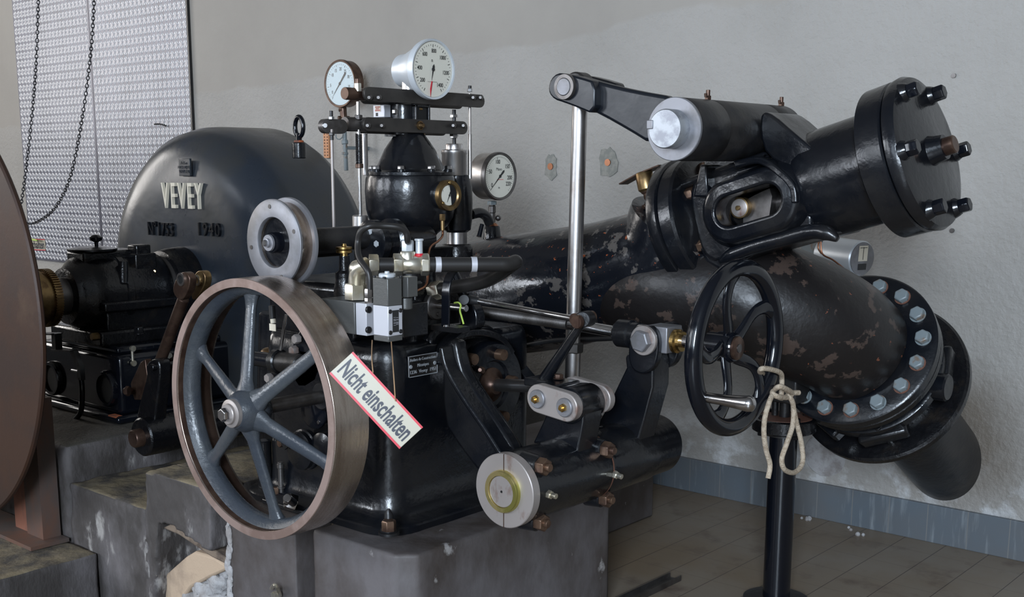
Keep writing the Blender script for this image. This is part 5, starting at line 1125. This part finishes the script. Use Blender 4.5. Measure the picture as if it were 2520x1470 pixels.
for px, py in ((862, 578), (916, 570), (932, 600)): part('bolt', MB().hexn(P(px, py, 'Y', 2.31), -Y, .0105, .012), 'alu', t, 'pale bolt head')
part('body', MB().bb(-2.90, -2.50, 2.22, 2.52, zt-.01, zt+.16), 'black', t, bevel=.02, segs=3)
part('upper_body', MB().bb(-2.84, -2.70, 2.12, 2.40, 1.185, 1.255), 'blackm', t, bevel=.012)
# oil cup
oc = P(847, 625, 'Y', 2.12); of_ = lambda py: P(847, py, 'Y', 2.12)
t = thing('lubricator', 'small black lubricator with stacked brass discs left of the bent pipe', 'lubricator', of_(720))
part('body', MB().lathe([(.030, of_(735).z), (.032, of_(720).z), (.026, of_(690).z), (.026, of_(672).z), (.016, of_(665).z), (.014, of_(630).z)], V((oc.x, oc.y, 0)), Z, 32), 'oily', t)
part('brass_discs', MB().lathe([(.010, of_(632).z), (.010, of_(624).z), (.0225, of_(622).z), (.0225, of_(616).z), (.012, of_(615).z), (.0225, of_(613).z), (.0225, of_(608).z), (.008, of_(606).z), (.006, of_(600).z)], V((oc.x, oc.y, 0)), Z, 32), 'brass', t, 'brass discs')
# ================================================================ hydraulics
t = thing('hydraulic_manifold', 'dark grey metal manifold block beside the flywheel rim, with screwed end plate', 'manifold block', P(850, 820, 'Y', 2.02))
ym = 2.00; za, zb = P(873, 824, 'Y', ym).z, P(873, 744, 'Y', ym).z
x0, x1, x2 = P(790, 780, 'Y', ym).x, P(873, 780, 'Y', ym).x, P(899, 780, 'Y', ym).x
part('block', MB().bb(x0, x1-.001, ym, ym+.13, za, zb), 'blockg', t, bevel=.002)
part('end_plate', MB().bb(x1, x2, ym+.004, ym+.13, za, zb-.002), 'valvew', t, 'light grey end plate', bevel=.001)
for py in (762, 812): part('screw', MB().cyl(P(905, py, 'X', x2)-X*.001, P(905, py, 'X', x2)+X*.006, .009), 'blackm', t)
part('right_block', MB().bb(x2, x2+.10, ym+.04, ym+.13, za+.0, zb+.0), 'black', t, bevel=.003)
# solenoid valve
yv = 1.93; vx0 = P(918, 760, 'Y', yv).x; vx1 = P(955, 760, 'Y', yv).x; vy1 = P(990, 758, 'X', vx1).y
zz = lambda py: P(955, py, 'Y', yv).z
t = thing('solenoid_valve', 'boxy two-tone solenoid valve, dark grey above white, holding the sign strings', 'valve', ((vx0+vx1)/2, (yv+vy1)/2, zz(842)))
part('upper_coil', MB().bb(vx0, vx1, yv, vy1, zz(755), zz(687)), 'blockg', t, bevel=.002)
part('white_body', MB().bb(vx0, vx1, yv, vy1, zz(829), zz(755)), 'valvew', t, 'light grey body', bevel=.0015)
part('lower_cap', MB().bb(vx0, vx1, yv, vy1, zz(843), zz(829)), 'blockg', t, bevel=.002)
cx_, cy_ = (vx0+vx1)/2, (yv+vy1)/2
part('top_cap', MB().cyl(V((cx_, cy_, zz(687))), V((cx_, cy_, zz(676))), .021).cyl(V((cx_, cy_, zz(677))), V((cx_, cy_, zz(671))), .006), 'alu', t)
for dx, dy in ((-.03, -.02), (.02, -.03), (.028, .025)): part('cap_screw', MB().cyl(V((cx_+dx*.9, cy_+dy*.9, zz(687))), V((cx_+dx*.9, cy_+dy*.9, zz(682))), .004), 'blackm', t)
for dy in (.14, .86):
    for py in (768, 820): part('body_screw', MB().cyl(V((vx1-.002, yv+(vy1-yv)*dy, zz(py))), V((vx1+.002, yv+(vy1-yv)*dy, zz(py))), .0055), 'blackm', t)
part('type_label', MB().box(V((vx1+.0008, cy_, zz(793))), (.0012, (vy1-yv)*.42, zz(766)-zz(820))), 'inkb', t, 'black printed type label'); lb = t.children[-1]
part('label_print', MB().text('| || ||| |\n|||| || |', .009, V((vx1+.0016, cy_, zz(793))), Z, -Y, .0003, .9), 'valvew', lb, smooth=0)
part('connector', MB().box(V((vx1-.01, vy1+.03, zz(712)+.0)), (.035, .035, .05)).cyl(V((vx1-.02, vy1+.03, zz(770))), V((vx1-.02, vy1+.03, zz(740))), .018), 'blockg', t, bevel=.002)
# fittings and pipes
t = thing('pipe_run', 'dark hydraulic pipe with white bands, big zinc nuts and a tee, bending back at right', 'pipe', P(1060, 690, 'Y', 2.15))
yh = 2.03
e = P(880, 668, 'Y', yh)
part('elbow_nut', MB().hexn(P(876, 737, 'Y', yh), Z, .030, P(876, 697, 'Y', yh).z-P(876, 737, 'Y', yh).z), 'zinc', t, 'zinc-plated hexagon nut', bevel=.001)
part('elbow', MB().tube(spline([P(878, 700, 'Y', yh), P(879, 680, 'Y', yh), P(884, 662, 'Y', yh), P(905, 653, 'Y', yh+.01)], 8), .0225, 20).ball(P(880, 662, 'Y', yh), .0235, 16), 'zinc', t, 'zinc-plated elbow', smooth=60)
g1, g2 = P(905, 652, 'Y', yh+.01), P(1250, 651, 'Y', 2.33); pd = (g2-g1).normalized()
def pt(px): 
    f = (px-905)/345.; w1 = 1/((g1-CAM).dot(FW)); w2 = 1/((g2-CAM).dot(FW)); f2 = f*w2**-1/((1-f)*w1**-1+f*w2**-1) if False else None
    # intersect pixel column with the pipe line
    r0 = ray(px, 652); nrm = r0.cross(UP); return g1+pd*((CAM-g1).dot(nrm)/pd.dot(nrm))
part('first_nut', MB().hexn(pt(908), pd, .028, (pt(932)-pt(908)).length), 'zinc', t, bevel=.001)
part('tee_left_nut', MB().hexn(pt(968), pd, .030, (pt(992)-pt(968)).length), 'zinc', t, bevel=.001)
part('tee', MB().cyl(pt(990), pt(1038), .0245).cyl(pt(1004)-Z*.02, pt(1004)+Z*.035, .020), 'zinc', t, smooth=50)
part('tee_right_nut', MB().hexn(pt(1036), pd, .030, (pt(1056)-pt(1036)).length), 'zinc', t, bevel=.001)
part('main_pipe', MB().tube([pt(930), pt(970)], .0185, 20).tube([pt(1050), pt(1150)]+spline([pt(1225), pt(1246)+Y*.01, pt(1250)+Y*.05-X*.02, P(1200, 690, 'Y', 2.42), P(1130, 705, 'Y', 2.42), P(1085, 712, 'Y', 2.42)], 8), .0195, 20), 'pipeb', t, smooth=60)
for px in (1078, 1166): part('white_band', MB().cyl(pt(px-7), pt(px+7), .0205, ch=.0003), 'valvew', t, 'white band')
part('end_nut', MB().hexn(P(1064, 718, 'Y', 2.42), (P(1090, 711, 'Y', 2.42)-P(1064, 718, 'Y', 2.42)), .028, .04), 'zinc', t, bevel=.001)
part('test_point', MB().cyl(pt(1032)+Z*.02, pt(1032)+Z*.065, .0095).cyl(pt(1032)+Z*.062, pt(1032)+Z*.068, .012), 'alu', t); part('red_ring', MB().cyl(pt(1032)+Z*.022, pt(1032)+Z*.030, .0105), 'red', t)
tb = pt(1004); top = tb+Z*.055
t = thing('bent_tube', 'slim grey steel tube bent in a hook from the tee down beside the valve', 'tube', P(910, 710, 'Y', 1.99))
part('upper_nut', MB().hexn(tb+Z*.036, Z, .0165, .028), 'alu', t, bevel=.001)
yy = 2.0
part('tube', MB().tube(spline([tb+Z*.06, P(1003, 592, 'Y', 2.10), P(998, 570, 'Y', 2.09), P(978, 559, 'Y', 2.07), P(940, 556, 'Y', 2.04), P(908, 557, 'Y', 2.01), P(888, 570, 'Y', yy), P(881, 595, 'Y', yy), P(881, 622, 'Y', yy-.01), P(888, 643, 'Y', yy-.02), P(902, 662, 'Y', yy-.03), P(909, 682, 'Y', yy-.03), P(910, 712, 'Y', yy-.03)], 8), .0082, 14), 'pipeb', t, smooth=60)
part('lower_nut', MB().hexn(P(908, 732, 'Y', yy-.03), Z, .011, .022).hexn(P(908, 746, 'Y', yy-.03), Z, .011, .014), 'steel', t)
t = thing('curved_strap', 'curved flat black steel strap holding the banded pipe above the stand', 'strap', P(1094, 806, 'Y', 2.38))
part('strap', MB().strip(spline(PP([(1096, 808), (1097, 760), (1098, 715), (1104, 686), (1118, 665), (1138, 652), (1168, 650)], 'X', P(1096, 808, 'Y', 2.26).x), 8), X, .028, .006), 'blacks', t, bevel=.001)
part('foot', MB().box(P(1108, 808, 'Y', 2.27), (.10, .05, .014)), 'black', t); part('foot_screw', MB().lathe([(.008, 0), (.006, .005)], P(1098, 804, 'Y', 2.25), Z, 12), 'steel', t)
t = thing('round_bar', 'short shiny round bar with steel mounting disc poking out of the stand top', 'bar', P(1110, 755, 'Y', 2.4))
a_ = P(1076, 752, 'X', -2.36)
part('mounting_disc', MB().lathe([(.040, -.02), (.044, -.015), (.044, 0), (.040, .004)], a_, X, 40), 'steeld', t)
part('bar', MB().cyl(a_, V((P(1148, 756, 'Y', a_.y).x, a_.y, a_.z)), .010), 'steel', t)
part('bearing_block', MB().bb(-2.56, -2.38, a_.y-.07, a_.y+.12, zt-.01, a_.z+.05), 'oily', t, bevel=.008)
for dz_ in (.026, -.026): part('disc_screw', MB().lathe([(.007, .003), (.006, .008)], a_+Z*dz_, X, 16), 'steeld', t)
t = thing('earth_wire', 'short green and yellow earth wire hanging over the round bar', 'wire', P(1138, 795, 'Y', 2.4))
part('wire', MB().tube(spline(PP([(1118, 746), (1128, 745), (1134, 752), (1132, 765), (1136, 780), (1141, 798)], 'Y', 2.38), 6), .0026, 8), 'green', t)
part('top_bolt', MB().hexn(P(1023, 803, 'Z', zt), Z, .013, .012), 'steel', thing('stand_top_bolt', 'single bright bolt on the top edge of the governor stand', 'bolt', P(1023, 803, 'Z', zt)))
# ================================================================ hanging warning sign
sa, sb, sc3, sd3 = (862, 855), (1032, 1045), (992, 1112), (817, 930)
dd = 2.58
pa, pb_, pcx, pd_ = D(*sa, dd), D(*sb, dd+.02), D(*sc3, dd+.02), D(*sd3, dd)
cen = (pa+pb_+pcx+pd_)/4; uu = ((pb_+pcx)-(pa+pd_)).normalized(); W_ = (((pb_+pcx)-(pa+pd_))/2).length
vv = ((pa+pb_)-(pcx+pd_))/2; vv = (vv-uu*vv.dot(uu)); H_ = vv.length; vv.normalize()
t = thing('warning_sign', 'tilted cream Nicht einschalten sign with red edges hanging in front of the flywheel', 'sign', cen-Z*.1, 'Nicht einschalten signs')
sign(t, cen, uu, vv, W_, H_, H_*.80, 'Nicht einschalten', xs=.66, bold=.022)
t = thing('sign_string', 'thin brown string from which the tilted warning sign hangs', 'string', cen+Z*.1)
h1, h2 = P(916, 838, 'Y', yv), P(963, 842, 'Y', yv); s1, s2_ = D(918, 918, dd-.004), D(973, 988, dd+.004)
part('string', MB().tube(spline([h1, D(915, 880, dd+.03), s1], 6), .0014, 6).tube(spline([h2, D(968, 910, dd+.03), s2_], 6), .0014, 6), 'string', t)
# ================================================================ things seen through the flywheel
t = thing('cross_pipe', 'short black horizontal pipe with collar seen through the flywheel spokes', 'pipe', P(690, 900, 'Y', 2.2))
yq = 2.16
a_, b_ = P(612, 880, 'Y', yq), P(770, 902, 'Y', yq)
part('pipe', MB().cyl(a_, P(680, 890, 'Y', yq), .0235), 'blacks', t)
part('collar', MB().cyl(P(676, 889, 'Y', yq), P(692, 891, 'Y', yq), .038), 'black', t)
part('end_tube', MB().cyl(P(690, 891, 'Y', yq), P(742, 898, 'Y', yq), .031), 'blackm', t)
part('bracket', MB().prism(chaikin(PP([(745, 800), (780, 850), (788, 930), (740, 960), (720, 930), (745, 905), (735, 860), (718, 860), (722, 840)], 'Y', yq+.04), 1), Y*.04), 'black', t, bevel=.005)
for px, py in ((735, 834), (728, 862), (667, 930)): part('bolt', MB().hexn(P(px, py, 'Y', yq+.03), -Y, .015, .018), 'stain', t)
part('rear_column', MB().cyl(P(665, 1000, 'Y', 2.34), P(672, 770, 'Y', 2.34), .045), 'black', t)
t = thing('brass_cap', 'small dull brass cap behind the pipe inside the flywheel', 'cap', P(664, 870, 'Y', 2.25))
part('cap', MB().ball(P(664, 872, 'Y', 2.24), .028, 12, (1.3, 1, .8)), 'brassd', t)
t = thing('sensor_cable', 'dark sensor plug with white tag and shiny rod seen between the top spokes', 'sensor', P(672, 830, 'Y', 2.2))
part('plug', MB().cyl(P(669, 752, 'Y', 2.15), P(671, 785, 'Y', 2.15), .010), 'rubber', t); part('white_collar', MB().cyl(P(671, 780, 'Y', 2.15), P(673, 796, 'Y', 2.15), .0085), 'white', t)
part('tag', MB().box(P(671, 806, 'Y', 2.14), (.030, .002, .021)), 'white', t, 'white tag')
part('shiny_rod', MB().cyl(P(705, 775, 'Y', 2.13), P(690, 862, 'Y', 2.13), .0055), 'steel', t)
t = thing('inspection_cover', 'round smooth black cover with two slotted screws inside the flywheel', 'cover', P(768, 1010, 'Y', 2.15))
c_ = P(768, 1011, 'Y', 2.13); part('cover', MB().lathe([(.050, 0), (.056, .004), (.056, .012), (.045, .016), (.045, .10)], c_, Y, 56), 'blacks', t)
for px, py in ((765, 980), (784, 1040)): part('cover_screw', MB().lathe([(.0055, -.002), (.0055, .002)], P(px, py, 'Y', 2.13), Y, 16), 'steel', t)
t = thing('bolted_port', 'round bolted port flange low inside the flywheel', 'flange', P(745, 1110, 'Y', 2.15))
c_ = P(745, 1108, 'Y', 2.15); part('flange', MB().lathe([(.04, -.02), (.058, -.015), (.058, 0), (.063, .003), (.063, .018)], c_, Y, 56), 'black', t)
for px, py in ((735, 1082), (697, 1090)): part('bolt', MB().hexn(P(px, py, 'Y', 2.14), -Y, .013, .016), 'boltb', t)
part('pointer', MB().prism(PP([(680, 1060), (722, 1088), (700, 1108), (688, 1085)], 'Y', 2.12), Y*.006), 'blackm', t)
part('lower_ring', MB().lathe([(.03, -.02), (.05, -.012), (.05, .03)], P(800, 1105, 'Y', 2.16), Y, 40), 'black', t)
t = thing('round_plate', 'thin-edged dark disc behind the flywheel hub', 'disc', P(640, 1015, 'Y', 2.3))
part('plate', MB().lathe([(.062, 0), (.064, .002), (.064, .012)], P(636, 1014, 'Y', 2.26), Y, 48), 'blackm', t)
t = thing('drain_stub', 'short upright black pipe stub on the block behind the flywheel', 'pipe', P(653, 1205, 'Y', 2.3))
p_ = P(654, 1203, 'Z', .437); part('stub', MB().cyl(p_, p_+Z*.16, .023), 'black', t)
t = thing('anchor_foot', 'black anchor foot with thin standpipe and big nuts at the flywheel bottom', 'anchor', P(700, 1240, 'Y', 2.15))
zb_ = .417
part('foot_plate', MB().prism([V((q.x, q.y, zb_)) for q in (P(645, 1240, 'Z', zb_), P(760, 1275, 'Z', zb_), P(800, 1240, 'Z', zb_), P(690, 1200, 'Z', zb_))], Z*.016), 'black', t, bevel=.003)
p_ = P(693, 1225, 'Z', zb_+.015); part('standpipe', MB().cyl(p_, p_+Z*.115, .0085).cyl(p_+Z*.03, p_+Z*.036, .0135).cyl(p_+Z*.095, p_+Z*.11, .011), 'steeld', t)
p_ = P(679, 1222, 'Z', zb_+.02); part('small_nut', MB().cyl(p_-Z*.005, p_+Z*.008, .02).hexn(p_+Z*.008, Z, .013, .022), 'boltb', t)
part('large_nut', MB().hexn(P(727, 1240, 'Y', 2.13), V((-.6, -1, .5)), .026, .03).cyl(P(722, 1238, 'Y', 2.11), P(706, 1226, 'Y', 2.07), .013).hexn(P(712, 1232, 'Y', 2.095), V((-.6, -1, .5)), .017, .014), 'steel', t)
